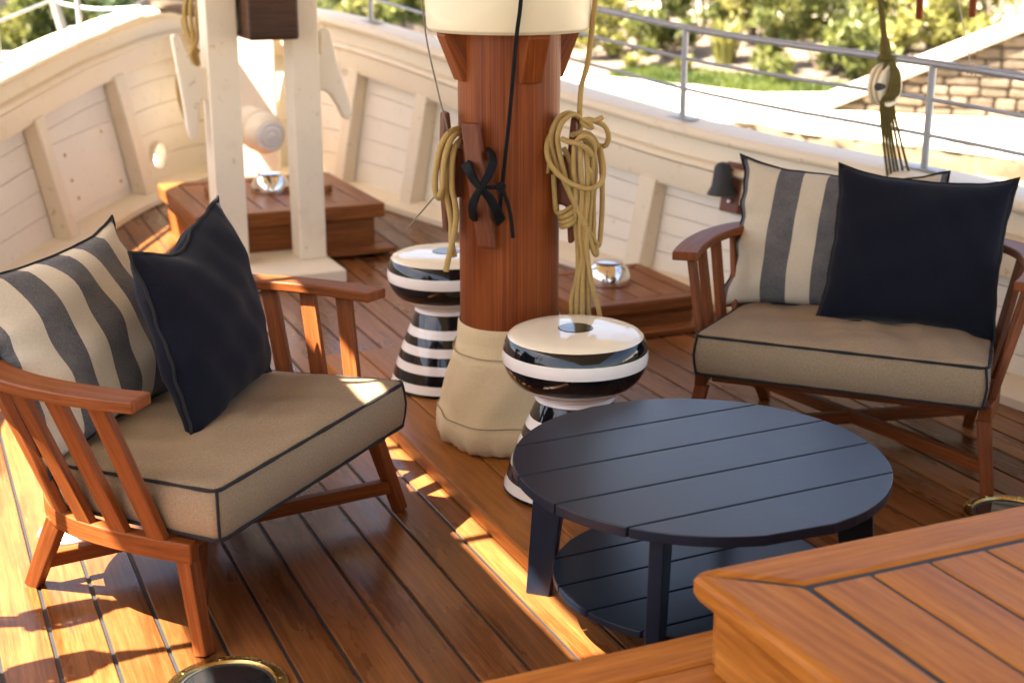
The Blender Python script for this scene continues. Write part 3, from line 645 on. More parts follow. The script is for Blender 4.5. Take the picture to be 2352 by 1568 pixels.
rope(M['rope'], [
    [(330, 215, .04), (276, 214, .0), (205, 255, -.03), (145, 360, -.04), (115, 490, -.045), (96, 620, -.045), (96, 730, -.045), (122, 800, -.04), (165, 765, -.03), (192, 660, -.02), (200, 500, -.01), (210, 400, .0)],
    [(330, 250, .04), (280, 250, -.01), (222, 320, -.045), (180, 450, -.06), (165, 590, -.065), (160, 700, -.06), (132, 785, -.052)],
    [(330, 300, .04), (275, 345, -.02), (245, 450, -.05), (238, 600, -.055), (242, 740, -.055), (262, 830, -.055), (274, 950, -.055), (258, 1090, -.055), (218, 1270, -.055), (186, 1425, -.055)],
    [(200, 560, -.03), (194, 700, -.035), (198, 800, -.035), (216, 900, -.035), (234, 1020, -.035), (232, 1150, -.04), (258, 1300, -.035)],
    ], .0083, 3.80, 'rope_coil', 'short tan rope draped over the cleat above the stool behind the mast', conv=cl)
rope(M['cord'], [[(965, -60, -.12), (978, 80, -.12), (1006, 210, -.07), (1030, 315, -.03), (1022, 400, -.02), (1010, 440, -.03)], [(1012, 440, -.03), (998, 452, -.04), (965, 490, -.06), (933, 527, -.07)]], .0022, 3.80, 'thin_cord', 'thin grey cord running down to the cleat left of the mast', 'cord', 6)
cb_ = lambda x, y: (973.9+x*.26957, 238.9+y*.26957)
bl = []
for k in range(6):
    d = (k-2.5)*9; q = -.0015*k
    one = [(352, 500, .06), (388, 570, -.002), (425, 645, -.010), (485, 722, -.020), (560, 805, -.014), (612, 905, -.004), (655, 1000, .04)]
    two = [(568, 405, .05), (588, 490, -.004), (550, 605, -.012), (480, 720, -.024), (438, 800, -.014), (412, 885, -.006), (422, 985, .05)]
    for pth, sg in ((one, -1), (two, 1)):
        bl.append([(x+d*.8*f, y+sg*d*.8*f, z+q) for (x, y, z), f in zip(pth, (1.3, 1.1, .8, .45, .8, 1.1, 1.3))])
bl.append([(440, 690, -.01), (470, 702, -.022), (560, 712, -.022), (640, 708, -.012)])
bl.append([(640, 690, -.012), (665, 680, -.02), (680, 705, -.02), (665, 740, -.02), (640, 735, -.02), (638, 700, -.02), (668, 700, -.026)])
bl.append([(665, 720, -.012), (692, 785, -.012), (722, 880, -.008), (745, 1000, -.004), (758, 1138, .0)])
bl.append([(655, 740, -.008), (650, 850, .0), (640, 960, .01)])
rope(M['blackrope'], bl, .0056, 3.668, 'black_lashing', 'black cord lashed crosswise round the wooden cleat on the mast front', 'cord', 7, cb_)
rope(M['blackrope'], [[(1210, -200, -.03), (1196.6, 0, -.03), (1186, 90, -.028), (1172, 250, .02), (1154, 424, .045)]], .0055, 3.655, 'black_line', 'straight black line running down past the cream drum to the lashing', 'cord', 7)
# ------------------------------------------------------------------ striped stools
def stool(w, label):
    r = empty('stool', w, 0, label, 'stool', 'striped ceramic stools by the mast')
    sp = [(0, .438), (.10, .4385), (.150, .433), (.168, .427), (.1765, .420), (.1845, .402), (.1885, .387), (.1905, .370), (.189, .353), (.182, .332), (.172, .314), (.158, .299), (.135, .282), (.112, .268), (.103, .262), (.1025, .255), (.105, .251), (.100, .247), (0, .247)]
    sm = [2, 2, 2, 2, 0, 0, 1, 1, 0, 0, 0, 1, 1, 1, 1, 1, 1, 1]
    lathe('seat', [M['black'], M['white'], M['creamglaze']], r, sp, 72, sm, sharp=45)
    lathe('inlay', M['inlay'], r, [(0, .4405), (.044, .4400), (.046, .4385)], 40)
    bp = [(.098, .2465)]; bm_ = []; n = 9; cl_ = [0, 1, 0, 1, 0, 1, 0, 1, 0]
    zz = np.linspace(.245, .004, n+1); zz[-2] = .018
    for i in range(n):
        for f in (.5, 1.):
            z = zz[i]+(zz[i+1]-zz[i])*f; q = (.245-z)/.24; bp.append((.100+.088*q+.006*math.sin(q*math.pi), z)); bm_.append(cl_[i])
    bp += [(.184, .0), (0, .0)]; bm_ = [0]+bm_+[0, 0]
    lathe('base', [M['black'], M['white']], r, bp, 72, bm_, sharp=45)
    return r
stool(at(1317, 1116, ST_H)+V(0, 0, .0015), 'black and white striped ceramic stool between the mast and the round table')
stool(at(1029, 877, ST_H)+V(0, 0, .0015), 'black and white striped ceramic stool half hidden behind the mast')
# ------------------------------------------------------------------ round table
def table():
    c = at(1607, 1053, .38); r = empty('round_table', (c[0], c[1]+.0, 0), R(26), 'round navy slatted coffee table with a lower shelf', 'table')
    def boards(name, rad, z, th, nb, gap):
        w = 2*rad/nb
        for k in range(nb):
            y0 = -rad+k*w+gap/2; y1 = y0+w-gap; ys = np.linspace(y0, y1, 14); pts = [(math.sqrt(max(1e-6, rad*rad-y*y)), y, z) for y in ys]+[(-math.sqrt(max(1e-6, rad*rad-y*y)), y, z) for y in ys[::-1]]
            if k == 0: pts = pts[:-1]
            extrude(name, M['navy'], r, pts, (0, 0, th), .0018)
    boards('slat', .404, .369, .022, 5, .005); boards('shelf_slat', .315, .108, .016, 5, .005)
    for k in range(4):
        an = R(160-26+90*k); e = V(math.cos(an), math.sin(an), 0); t = V(-math.sin(an), math.cos(an), 0)
        extrude('leg', M['navy'], r, [e*.29+V(0, 0, .3575), e*.368+V(0, 0, .3575), e*.392, e*.335], t*.03, .003)
    for an in (R(160-26), R(250-26)):
        e = V(math.cos(an), math.sin(an), 0)
        beam('support', M['navy'], r, -e*.30+V(0, 0, .340-(.002 if an > 3 else 0)), e*.30+V(0, 0, .340-(.002 if an > 3 else 0)), .03, .03, .002)
        beam('shelf_support', M['navy'], r, -e*.325+V(0, 0, .088-(.002 if an > 3 else 0)), e*.325+V(0, 0, .088-(.002 if an > 3 else 0)), .03, .02, .002)
table()
# ------------------------------------------------------------------ armchairs, seat cushions, pillows
def horseshoe(pts, n=6):
    half = crom(pts, n); return half+[V(-p[0], p[1], p[2]) for p in half[-2::-1]]
def rrect(w, h): return [(-w/2, -h/2), (w/2, -h/2), (w/2, h/2), (-w/2, h/2)]
ARM = [(-.468, .078, .566), (-.479, .16, .566), (-.483, .27, .566), (-.472, .39, .566), (-.435, .51, .566), (-.355, .61, .566), (-.22, .68, .566), (0, .705, .566)]
RAIL = [(-.395, .03, .219), (-.402, .12, .219), (-.402, .24, .219), (-.388, .35, .219), (-.350, .445, .219), (-.275, .525, .219), (-.16, .57, .219), (0, .585, .219)]
def arc_at(path, f):
    P = [V(*p) for p in path]; L = [0.]
    for a, b in zip(P, P[1:]): L.append(L[-1]+np.linalg.norm(b-a))
    x = f*L[-1]; i = int(min(np.searchsorted(L, x, 'right')-1, len(P)-2)); q = (x-L[i])/(L[i+1]-L[i]); return P[i]*(1-q)+P[i+1]*q, (P[i+1]-P[i])/np.linalg.norm(P[i+1]-P[i])
def armchair(loc, rz, label):
    r = empty('armchair', loc, rz, label, 'armchair', 'slatted teak armchairs'); T = M['teak']
    ap, rp = horseshoe(ARM), horseshoe(RAIL)
    sweep('armrest', T, r, ap, rrect(.074, .026), .004); sweep('seat_rail', T, r, rp, rrect(.034, .046), .004)
    fs = [.058, .118, .178, .238, .33, .415, .5]; fs = fs+[1-f for f in fs[:-1]]
    for f in fs:
        a, ta = arc_at(ap, f); b, tb = arc_at(rp, f+(-.010 if f < .25 else .010 if f > .75 else 0)); d = V(*a)-V(*b); nrm = np.cross(tb, d); nrm /= np.linalg.norm(nrm)
        beam('slat', T, r, V(*b)+V(0, 0, .0)+nrm*.0, V(*a)-V(0, 0, .006), .020 , .044, .0025, None, np.cross(nrm, d)/np.linalg.norm(np.cross(nrm, d)))
    beam('front_rail', T, r, (-.37, .075, .222), (.37, .075, .222), .03, .034)
    box('seat_panel', T, r, (.58, .40, .014), (0, .26, .236), bevel=.002)
    for sx_ in (-1, 1):
        beam('leg', T, r, (sx_*.425, .0, .0), (sx_*.393, .052, .200), .033, .031, .003, 1.15, (0, 1, 0))
        beam('leg', T, r, (sx_*.318, .568, .0), (sx_*.352, .44, .205), .032, .036, .003, 1.15, (0, 1, 0))
        beam('stretcher', T, r, (sx_*.412, .018, .070+.0015*sx_), (-sx_*.325, .535, .068+.0015*sx_), .028, .036, .003)
    return r
def cushion(loc, rz, label):
    r = empty('seat_cushion', loc, rz, label, 'cushion', 'taupe seat cushions'); Z0, TH = .249, .122
    ol = [];
    def arc(cx, cy, rad, a0, a1, n):
        for q in np.linspace(a0, a1, n): ol.append(V(cx+rad*math.cos(R(q)), cy+rad*math.sin(R(q))))
    def line(a, b, n):
        for q in np.linspace(0, 1, n)[1:-1]: ol.append(V(*a)*(1-q)+V(*b)*q)
    hw, y0, y1 = .396, -.038, .56; c = .022
    line((-hw+c, y0), (hw-c, y0), 26); arc(hw-c, y0+c, c, -90, 0, 5); line((hw, y0+c), (hw-.02, .34), 14); arc(hw-.22, .36, .2, 0, 90, 9); line((hw-.22, y1), (-hw+.22, y1), 14); arc(-hw+.22, .36, .2, 90, 180, 9); line((-hw+.02, .34), (-hw, y0+c), 14); arc(-hw+c, y0+c, c, 180, 270, 5)
    n = len(ol); ct = V(0, .25); rows = []; rs = RNG
    def ring(sc, z, bulge=0., dome=0.):
        rw = []
        for k, p in enumerate(ol):
            q = ct+(p-ct)*sc; d = (p-ct)/np.linalg.norm(p-ct); q = q+d*bulge; wr = 0
            if dome: wr = dome*(.0045*math.sin(q[0]*21+q[1]*9)+.004*math.sin(q[1]*31-q[0]*13+1.3)+.0028*math.sin(q[0]*47+q[1]*23)+.006*math.exp(-((q[1]-.12-.2*q[0])/.012)**2)*math.exp(-((q[0]-.02)/.13)**2)+.005*math.exp(-((q[1]-.17+.12*q[0])/.010)**2)*math.exp(-((q[0]+.1)/.12)**2))
            rw.append(V(q[0], q[1], z+wr-.028*(q[1]+.055)/.6*(1 if z > Z0+.01 else .35)))
        rows.append(rw)
    ring(.0, Z0); ring(.9, Z0); ring(.985, Z0+.003); ring(1., Z0+.010)
    for f, b in ((.25, .006), (.5, .009), (.75, .006)): ring(1., Z0+.010+f*(TH-.016), b)
    ring(1., Z0+TH-.004); ring(.985, Z0+TH+.003)
    for sc, z in ((.93, .011), (.87, .015), (.81, .018), (.75, .02), (.69, .022), (.63, .023), (.57, .024), (.51, .024), (.45, .025), (.39, .025), (.33, .025), (.27, .025), (.2, .025), (.12, .025), (.05, .025)): ring(sc, Z0+TH+z-.004, 0, 1. if sc < .9 else .4)
    me = loft('cover', rows, True, False, 60)
    uvl = me.uv_layers[0].data
    for pl in me.polygons:
        for li in pl.loop_indices:
            co = me.vertices[me.loops[li].vertex_index].co; nz = abs(pl.normal.z)
            uvl[li].uv = (co.x, co.y) if nz > .6 else ((co.x+co.y*.0, co.z) if abs(pl.normal.y) > abs(pl.normal.x) else (co.y, co.z))
    cv = link('cover', me, M['taupe'], r)
    for ri in (3, 7): tube('piping', M['piping'], r, [p+V(0, 0, .002 if ri == 7 else -.002)+V(*((p[:2]-ct)/np.linalg.norm(p[:2]-ct)*.002), 0) for p in rows[ri]], [.0042+.0006*math.sin(k_*1.7)+.0004*math.sin(k_*.61) for k_ in range(len(rows[ri]))], 6, True)
    for cx in (-1, 1):
        k = min(range(n), key=lambda i: np.linalg.norm(ol[i]-V(cx*(hw-.006), y0+.006))); tube('piping', M['piping'], r, [rows[q][k]+V(cx*.002, -.002, 0) for q in range(3, 8)], .0034, 6)
    return r
def pillow(name, mat, base, rz, lean, w, h, th, label, seed, roll=0., slump=.0, group=None, ear=.02, fold=0., wavy=1.):
    """upright scatter pillow: local x across, local z up the face; base = middle of its lower edge"""
    rg = np.random.default_rng(seed); n = 28; r = empty(name, base, 0, label, 'pillow', group)
    r.rotation_mode = 'QUATERNION'
    r.rotation_quaternion = Quaternion((0, 0, 1), rz) @ Quaternion((1, 0, 0), -lean) @ Quaternion((0, 1, 0), roll)
    ph = rg.uniform(0, 6.28, 8); 
    def P(u, v, side):
        e = max(0, 1-abs(u)**2.6)*max(0, 1-abs(v)**2.6); t = side*th*.5*e**.55
        x = u*w/2*(1-.045*(1-v*v)**1*(abs(u)**3))+ear*.6*u*(u*u)*(v*v)**2*.8; z = v*h/2*(1-.05*(1-u*u)*(abs(v)**3))+ear*v*(v*v)*(u*u)**2
        wr = (.006*math.sin(5*u+3*v+ph[0])+.005*math.sin(9*v-4*u+ph[1])+.004*math.sin(13*u+7*v+ph[2]))*e**.3
        edge = (abs(u)**6+abs(v)**6); wob = (.006*math.sin(11*u+ph[3])+.004*math.sin(23*u+ph[5]))*abs(v)**5+(.006*math.sin(10*v+ph[4])+.004*math.sin(21*v+ph[6]))*abs(u)**5; wob *= wavy
        y = t+wr*side*.8+wob*1.2-slump*(1-(v+1)/2)*0
        if fold: z -= fold*math.exp(-((u+.22)/.42)**2)*max(0, v)**3; y += -fold*.3*math.exp(-((u+.2)/.4)**2)*max(0, v)**2*side
        bend = slump*((v+1)/2)**2
        return V(x+.4*wob, y+bend, z+h/2)
    g = np.linspace(-1, 1, n+1); rows_f = [[P(u, v, -1) for u in g] for v in g]; rows_b = [[P(u, v, 1) for u in g] for v in g]
    vs_ = [p for rw in rows_f for p in rw]+[p for rw in rows_b for p in rw]; N = n+1; fs = []; uvs = []
    for sd_ in (0, 1):
        o = sd_*N*N
        for i in range(n):
            for j in range(n):
                f = (o+i*N+j, o+i*N+j+1, o+(i+1)*N+j+1, o+(i+1)*N+j); q = [(j/n, i/n), ((j+1)/n, i/n), ((j+1)/n, (i+1)/n), (j/n, (i+1)/n)]
                if sd_: f = f[::-1]; q = q[::-1]
                fs.append(f); uvs.append(q)
    me = mesh('cover', vs_, fs, uvs)
    bm = bmesh.new(); bm.from_mesh(me); bmesh.ops.remove_doubles(bm, verts=bm.verts, dist=1e-4); bm.to_mesh(me); bm.free(); me.polygons.foreach_set('use_smooth', [True]*len(me.polygons))
    link('cover', me, mat, r)
    rim = [P(u, -1, 1) for u in g[:-1]]+[P(1, v, 1) for v in g[:-1]]+[P(u, 1, 1) for u in g[:0:-1]]+[P(-1, v, 1) for v in g[:0:-1]]
    tube('piping', M['piping'], r, rim, .0042, 6, True)
    return r
def chair_frame(o, back):
    b = V(*back, 0); b /= np.linalg.norm(b); rz = math.atan2(-b[0], b[1]); return V(*o, 0), V(b[1], -b[0], 0), b, rz
LC = chair_frame((-.474, 3.044), (-.908, .419)); RC = chair_frame((.899, 3.692), (.392, .92))
def chl(f, x, y, z): return f[0]+f[1]*x+f[2]*y+V(0, 0, z)
armchair(LC[0], LC[3], 'teak slatted armchair on the sunlit side of the deck, left of the mast')
armchair(RC[0], RC[3], 'teak slatted armchair against the starboard bulwark behind the round table')
cushion(LC[0], LC[3], 'taupe seat cushion with black piping crossed by a streak of sunlight'); cushion(RC[0], RC[3], 'taupe seat cushion with black piping on the chair behind the round table')
pillow('striped_pillow', M['stripe'], chl(LC, -.10, .455, .355), LC[3]+R(7), R(20), .59, .425, .16, 'cream and grey striped pillow on the chair left of the mast', 3, R(-1), .03, 'striped pillows', .03)
pillow('striped_pillow', M['stripe'], chl(RC, -.132, .435, .350), RC[3], R(21), .61, .435, .15, 'cream and grey striped pillow on the chair by the starboard bulwark', 5, R(1), .02, 'striped pillows', .03)
pillow('navy_pillow', M['navyf'], chl(LC, .085, .265, .372), LC[3]+R(12), R(12), .47, .44, .18, 'dark navy pillow with a pointed folded top on the left armchair', 8, R(-4), .01, 'navy pillows', .018, .035, .45)
pillow('navy_pillow', M['navyf'], chl(RC, .136, .285, .372), RC[3]+R(1), R(19), .49, .435, .15, 'square dark navy pillow leaning on the striped pillow by the bulwark', 11, R(1.5), .02, 'navy pillows', .024, .0, .45)
# ------------------------------------------------------------------ bitts, bowsprit
bt = ship_empty('mooring_bitts', 'pair of tall cream painted bitts with horn cleats on a plinth', 'bitts'); zb = dz(2.3)
box('plinth', M['cream'], bt, (.51, .52, .06), (-.015, 2.35, zb+.026), bevel=.008)
for p0, p1 in ((-.245, -.117), (.108, .225)):
    box('post', M['cream'], bt, (p1-p0, .145, 1.6), ((p0+p1)/2, 2.405, zb+.056+.8), bevel=.006)
inv = Matrix.Rotation(-AX, 4, 'Z') @ Matrix.Translation(-Vector(MO))
def shp(w): q = inv @ Vector(w); return V(q.x, q.y, q.z)
c1 = lambda x, y: (x*.4103, y*.4103); c2 = lambda x, y: (367.5+x*.41017, y*.41017)
horn_l = [(955, 205), (968, 192), (988, 192), (1008, 212), (1035, 280), (1062, 340), (1090, 372), (1125, 378), (1185, 378), (1185, 590), (1150, 560), (1128, 552), (1112, 590), (1108, 680), (1106, 750), (1090, 780), (1066, 778), (1052, 750), (1040, 690), (1020, 560), (992, 410), (970, 290)]
extrude('horn', M['cream'], bt, [shp(ats(*c1(*q), 2.40)) for q in horn_l], (0, .055, 0), .012)
horn_r = [(885, 175), (897, 158), (925, 152), (945, 175), (958, 230), (985, 345), (1015, 440), (1050, 560), (1068, 625), (1062, 655), (1040, 670), (1018, 655), (985, 585), (950, 530), (920, 508), (880, 505), (862, 505), (862, 300), (885, 300)]
extrude('horn', M['cream'], bt, [shp(ats(*c2(*q), 2.40)) for q in horn_r], (0, .055, 0), .012)
bs = ship_empty('bowsprit', 'dark weathered bowsprit heel held between the cream bitts', 'bowsprit')
beam('heel', M['oldwood'], bs, (.004, 2.20, 1.155), (.004, 2.9, 1.155), .208, .235, .012)
tube('spar', M['oldwood'], bs, [(.004, 2.88, 1.155), (.004, 4.5, 1.13), (.02, 9.5, 1.16)], [.10, .10, .075], 20)
tube('iron_band', M['iron'], bs, [(.004, 3.1, 1.152), (.004, 3.16, 1.151)], .104, 24)
rope(M['rope'], [[(448, -120, 0), (438, -30, 0), (424, 20, -.01), (430, 70, -.02), (446, 110, -.02), (456, 150, 0)], [(455, -60, 0), (438, 10, -.02), (440, 60, -.03), (444, 100, -.03), (437, 130, -.02), (445, 150, .0), (456, 160, .02)], [(462, -40, 0), (452, 30, -.02), (452, 90, -.03), (440, 125, -.03), (452, 155, -.01)], [(442, -60, .02), (430, 20, .0), (420, 50, .0), (436, 95, .0), (456, 120, .02)], [(410, 160, .06), (408, 200, .06), (418, 250, .06), (430, 280, .06)]],
     .0095, 6.05, 'rope_coil', 'tan rope hanging over the horn of the left bitt', conv=lambda x, y: (x, y))
# round drum fitting on the bow planking
hd = ship_empty('hawse_drum', 'round cream drum fitting with a glassy white end behind the bitts', 'deck fitting')
hp = aty(606, 305, 7.35); hv = Vector(V(.45, -.62, -.12)).normalized()
o = lathe('drum', M['cream'], hd, [(0, -.2), (.090, -.2), (.098, -.09), (.110, -.075), (.112, -.05), (.100, -.035), (.099, -.01), (.108, .004), (.107, .03), (.096, .05), (.086, .075), (.080, .078)], 40)
o2 = lathe('end_glass', M['frost'], hd, [(.080, .076), (.072, .086), (.060, .082), (.045, .092), (.030, .088), (.015, .096), (0, .094)], 32)
for q in (o, o2):
    q.rotation_mode = 'QUATERNION'; q.rotation_quaternion = (Matrix.Rotation(-AX, 3, 'Z') @ hv).to_track_quat('Z', 'Y'); q.location = shp(hp)
# knees at the stem
stm = ship_empty('stem_post', 'white painted stem timber at the very front of the deck', 'timber')
extrude('timber', M['cream2'], stm, [(.18, 4.2, dz(4.2)+.03), (.50, 4.2, dz(4.2)+.03), (.56, 4.42, .95), (.12, 4.42, .95)], (0, .12, 0), .02)
# ------------------------------------------------------------------ hatches with vents
def hatch(name, label, p0, p1, s0, s1, zt, th, bw, npl, vent, handles, base):
    r = ship_empty(name, label, 'hatch'); W = M['mahogany']; zd = dz((s0+s1)/2)
    lid = empty('lid', (0, 0, 0)); lid.parent = r
    box('caulking', M['caulk'], lid, (p1-p0-.06, s1-s0-.06, th-.006), ((p0+p1)/2, (s0+s1)/2, zt-th/2-.004), bevel=0)
    def bd(a, b, c, d):                     # mitred border boards
        extrude('border_board', W, lid, [V(*q, zt-th/2) for q in (a, b, c, d)], (0, 0, th), .006)
    g = .001
    bd((p0, s0), (p1, s0), (p1-bw-g, s0+bw-g), (p0+bw+g, s0+bw-g)); bd((p0, s1), (p1, s1), (p1-bw-g, s1-bw+g), (p0+bw+g, s1-bw+g))
    bd((p0, s0+2*g), (p0, s1-2*g), (p0+bw-g, s1-bw-g), (p0+bw-g, s0+bw+g)); bd((p1, s0+2*g), (p1, s1-2*g), (p1-bw+g, s1-bw-g), (p1-bw+g, s0+bw+g))
    wi = (p1-p0-2*bw-.008)/npl
    for k in range(npl): box('plank', W, lid, (wi-.008, s1-s0-2*bw-.014, th-.006), (p0+bw+.004+wi*(k+.5), (s0+s1)/2, zt-th/2), bevel=.002)
    c = .05
    for a, b in (((p0+c, s0+c), (p1-c, s0+c)), ((p0+c, s1-c), (p1-c, s1-c))): beam('coaming', W, r, (*a, (zt-th+zd)/2), (*b, (zt-th+zd)/2), .04, zt-th-zd-.002, .003)
    for a, b in (((p0+c, s0+c+.021), (p0+c, s1-c-.021)), ((p1-c, s0+c+.021), (p1-c, s1-c-.021))): beam('coaming', W, r, (*a, (zt-th+zd)/2-.0005), (*b, (zt-th+zd)/2-.0005), .038, zt-th-zd-.003, .003)
    if base: 
        beam('base_board', W, r, (p0+.0, s0+.005, zd+.011), (p1+.03, s0+.005, zd+.011), .13, .022, .003); beam('base_board', W, r, (p1+.0, s0+.075, zd+.012), (p1+.0, s1, zd+.012), .07, .022, .003)
    vx, vs2, vr = vent
    v = lathe('vent', M['chrome'], r, [(vr*.99, 0), (vr, .008), (vr*.97, .03), (vr*.86, .058), (vr*.66, .078), (vr*.60, .081)], 48); v.location = (vx, vs2, zt)
    lathe('vent_cap', M['chrome'], v, [(vr*.66, .084), (vr*.66, .088), (vr*.4, .094), (0, .096)], 40)
    for hx, hy, rot in handles: 
        h = box('handle', W, r, (.03, .2, .042), (hx, hy, zt+.021), (0, 0, rot), bevel=.012)
    return r
hatch('deck_hatch', 'wooden hatch with a planked lid and chrome vent behind the bitts', -.30, .565, 2.53, 3.45, .27, .065, .085, 6, (.16, 3.03, .093), ((.40, 2.95, 0), (-.13, 3.0, 0)), True)
hatch('deck_hatch', 'low wooden hatch with a chrome vent beside the starboard bulwark behind the mast', .79, 1.33, .96, 1.52, .135, .045, .06, 4, (1.06, 1.27, .088), (), True)
# ------------------------------------------------------------------ guard rails
def guard(sd, Z, label, s_list, s0, s1, hgt, wires, tr, out, name='guard_railing'):
    r = ship_empty(name, label, 'railing')
    def P(s_, h): q, n_ = sd.at(sd.l_of_s(s_)); z = Z(s_)+.05; q = q+n_*(out+FL*z); return V(q[1], q[0], z+h)
    tube('top_rail', M['galv'], r, [P(s_, hgt) for s_ in np.linspace(s0, s1, 30)], tr, 10)
    for h in wires: tube('wire', M['galv'], r, [P(s_, h) for s_ in np.linspace(s0, s1, 30)], tr*.5, 8)
    for s_ in s_list:
        st_ = tube('stanchion', M['galv'], r, [P(s_, .002), P(s_, hgt*.5), P(s_, hgt)], tr*.95, 12)
        b = box('base_plate', M['galv'], st_, (.055, .15, .008), P(s_, .004), (0, 0, math.atan2(*(-(P(s_+.05, 0)-P(s_-.05, 0))[:2]))), .003); b.rotation_euler[2] = -math.atan2((P(s_+.05, 0)-P(s_-.05, 0))[0], (P(s_+.05, 0)-P(s_-.05, 0))[1])
    return P
PS = guard(SB, zcap_s, 'grey tubular guard rail with two wires along the starboard cap rail', [-2.2, -.75, .45, 1.65, 2.9, 3.9], -3, 4.3, .375, (.125, .25), .0145, .0)
PP = guard(PB, zcap, 'bright tubular guard rail along the port cap rail near the bow', [-1.5, -.2, 1.1, 2.2, 3.2, 3.95], -3, 4.2, .34, (.17,), .0145, .03)
# ------------------------------------------------------------------ tackle, pins, strings, bell
def hit_side(sd, x, y):
    best = 1e9
    for ll in np.linspace(2, sd.L[-1], 500):
        P, N_ = sd.at(ll)
        for z in np.linspace(.1, .8, 60):
            q = P+N_*(FL*(z-dz(P[0]))); pt = S(q[0], q[1], z); d = pt-C0; e = (1176+FPX*d[0]/(d@fw)-x)**2+(784-FPX*(d@upv)/(d@fw)-y)**2
            if e < best: best = e; w = pt
    return w
def tackle(top, blk, feet, label, seed, scale=1.):
    """block with a served strop above and parts of rope below; world points"""
    r = empty('block_and_tackle', blk, 0, label, 'block and tackle'); o = V(*blk); rg = np.random.default_rng(seed); s = scale
    pr = []
    for k in range(28):
        a = 2*math.pi*k/28; pr.append(V(.054*math.cos(a)*s, 0, .072*math.sin(a)*s))
    ax = V(.86, .5, 0); ay = V(-.5, .86, 0)
    for d in (-.024, 0, .024): extrude('cheek', M['drum'], r, [ax*(p[0])+V(0, 0, p[2])+ay*d*s for p in pr], ay*.016*s, .005)
    tube('pin', M['iron'], r, [ax*-.062*s-ay*.03*s, ax*-.03*s-ay*.02*s], .013*s, 12)
    for off in (-.036, .036):
        tube('strop', M['olive'], r, crom([V(0, 0, .10*s), ax*off*.7+V(0, 0, .06*s)-ay*.02, ax*off*1.25*s-ay*.025+V(0, 0, 0), ax*off*.8*s-ay*.02+V(0, 0, -.055*s)], 6), .0075*s, 8)
    tube('strop_ring', M['olive'], r, [V(.024*s*math.cos(a), .024*s*math.sin(a), .092*s) for a in np.linspace(0, 6.283, 18)[:-1]], .009*s, 8, True)
    T = V(*top)-o; tube('served_rope', M['olive'], r, [V(0, 0, .085*s), V(0, 0, .085*s)+(T-V(0, 0, .085*s))*.10, V(0, 0, .085*s)+(T-V(0, 0, .085*s))*.16, T], [.020*s, .018*s, .010*s, .009*s], 10)
    for i, f in enumerate(feet):
        F = V(*f)-o; k = (i/(len(feet)-1)-.5) if len(feet) > 1 else 0
        tube('fall', M['olive'], r, crom([V(0, 0, .085*s)+ax*k*.01-ay*.02, ax*k*.03*s+V(0, 0, .045*s)-ay*.045*s, ax*k*.05*s+V(0, 0, -.02*s)-ay*.045*s, ax*k*.06*s+V(0, 0, -.08*s)-ay*.02, F], 6), .0052*s, 7)
    return r
YB = 4.86
tackle(aty(2000, -220, YB), aty(2032, 196, YB), [aty(x, 415, YB+.12) for x in (2040, 2049, 2058, 2066, 2078, 2092)], 'white rope block with olive tackle lines beside the starboard railing', 1)
for (sx_, sy_), q in (((145, 1407), 0), ((128, 1532), 1)):
    g_ = at(sx_, sy_, 0); hz = 1.05; b = g_-SUN_DIR/(-SUN_DIR[2])*hz*1.0; b = V(b[0], b[1], hz)
    ft = [V(b[0]-.12+.03*k, b[1]+.02*k, .62) for k in range(4)]
    tackle(b+V(.12, .03, 1.2), b, ft, ('rope block with tackle lines at the port bulwark beside the armchair', 'rope block with tackle lines at the port bulwark beside the brass deck light')[q], 5+q, 1.35)
prl = empty('pin_rail', aty(2170, -60, 4.95), AX-R(90), 'wooden pin rail holding two hanging belaying pins', 'pin rail')
box('rail', M['mast'], prl, (.62, .07, .045), (0, 0, .04))
for x, y in ((2111, 45), (2233, 40)):
    w = aty(x, y, 4.95); p = lathe('belaying_pin', M['mast'], None, [(0, 0), (.010, .0), (.0125, .006), (.012, .20), (.011, .26), (.018, .28), (.02, .34), (.012, .38), (0, .385)], 16); p.location = w; p.rotation_euler = (0, R(-1.5), 0)
    tag(p, 'wooden belaying pin hanging between the rope block and the pale string' if x < 2200 else 'wooden belaying pin hanging above the stone wall coping', 'belaying pin', 'belaying pins')
for (x, y), (tx, ty), lb in (((2229, 160), (2190, -60), 'thin pale string tied to the top rail near the stone wall'), ((1605, 78), (1585, -60), 'thin pale string tied to the top rail at the stanchion')):
    s_best = min(np.linspace(-.6, 3, 400), key=lambda s_: (lambda w: (1176+FPX*(w-C0)[0]/((w-C0)@fw)-x)**2)(S(PS(s_, .375)[1], PS(s_, .375)[0], PS(s_, .375)[2])))
    q = PS(s_best, .375); w = S(q[1], q[0], q[2]); r = empty('tie_string', w, 0, lb, 'string')
    up_ = aty(tx, ty, w[1])-w
    tube('string', M['string'], r, [V(0, 0, .0), up_], .0022, 6)
    tube('knot', M['string'], r, [V(*(SX*.004*i))+V(0, math.cos(i*1.3), math.sin(i*1.3))*.018 for i in range(-6, 7)], .0035, 6)
    for d in (V(.05, -.01, .012), V(-.045, 0, .02)): tube('loose_end', M['string'], r, [V(0, -.02, .008), d], .0018, 5)
wz = hit_side(SB, 1700, 456); bell = empty('wall_bell', wz, R(-52), 'small dark bell on a reddish leather plate on the starboard bulwark', 'bell')
box('back_plate', M['leather'], bell, (.10, .05, .20), (.0, -.03, .05), (R(-11), 0, 0), .006)
lathe('bell_body', M['iron'], bell, [(0, .14), (.012, .14), (.026, .134), (.034, .12), (.038, .08), (.043, .045), (.056, .02), (.060, .012), (.054, .014), (.03, .05)], 28, off=(-.004, -.105, .02))
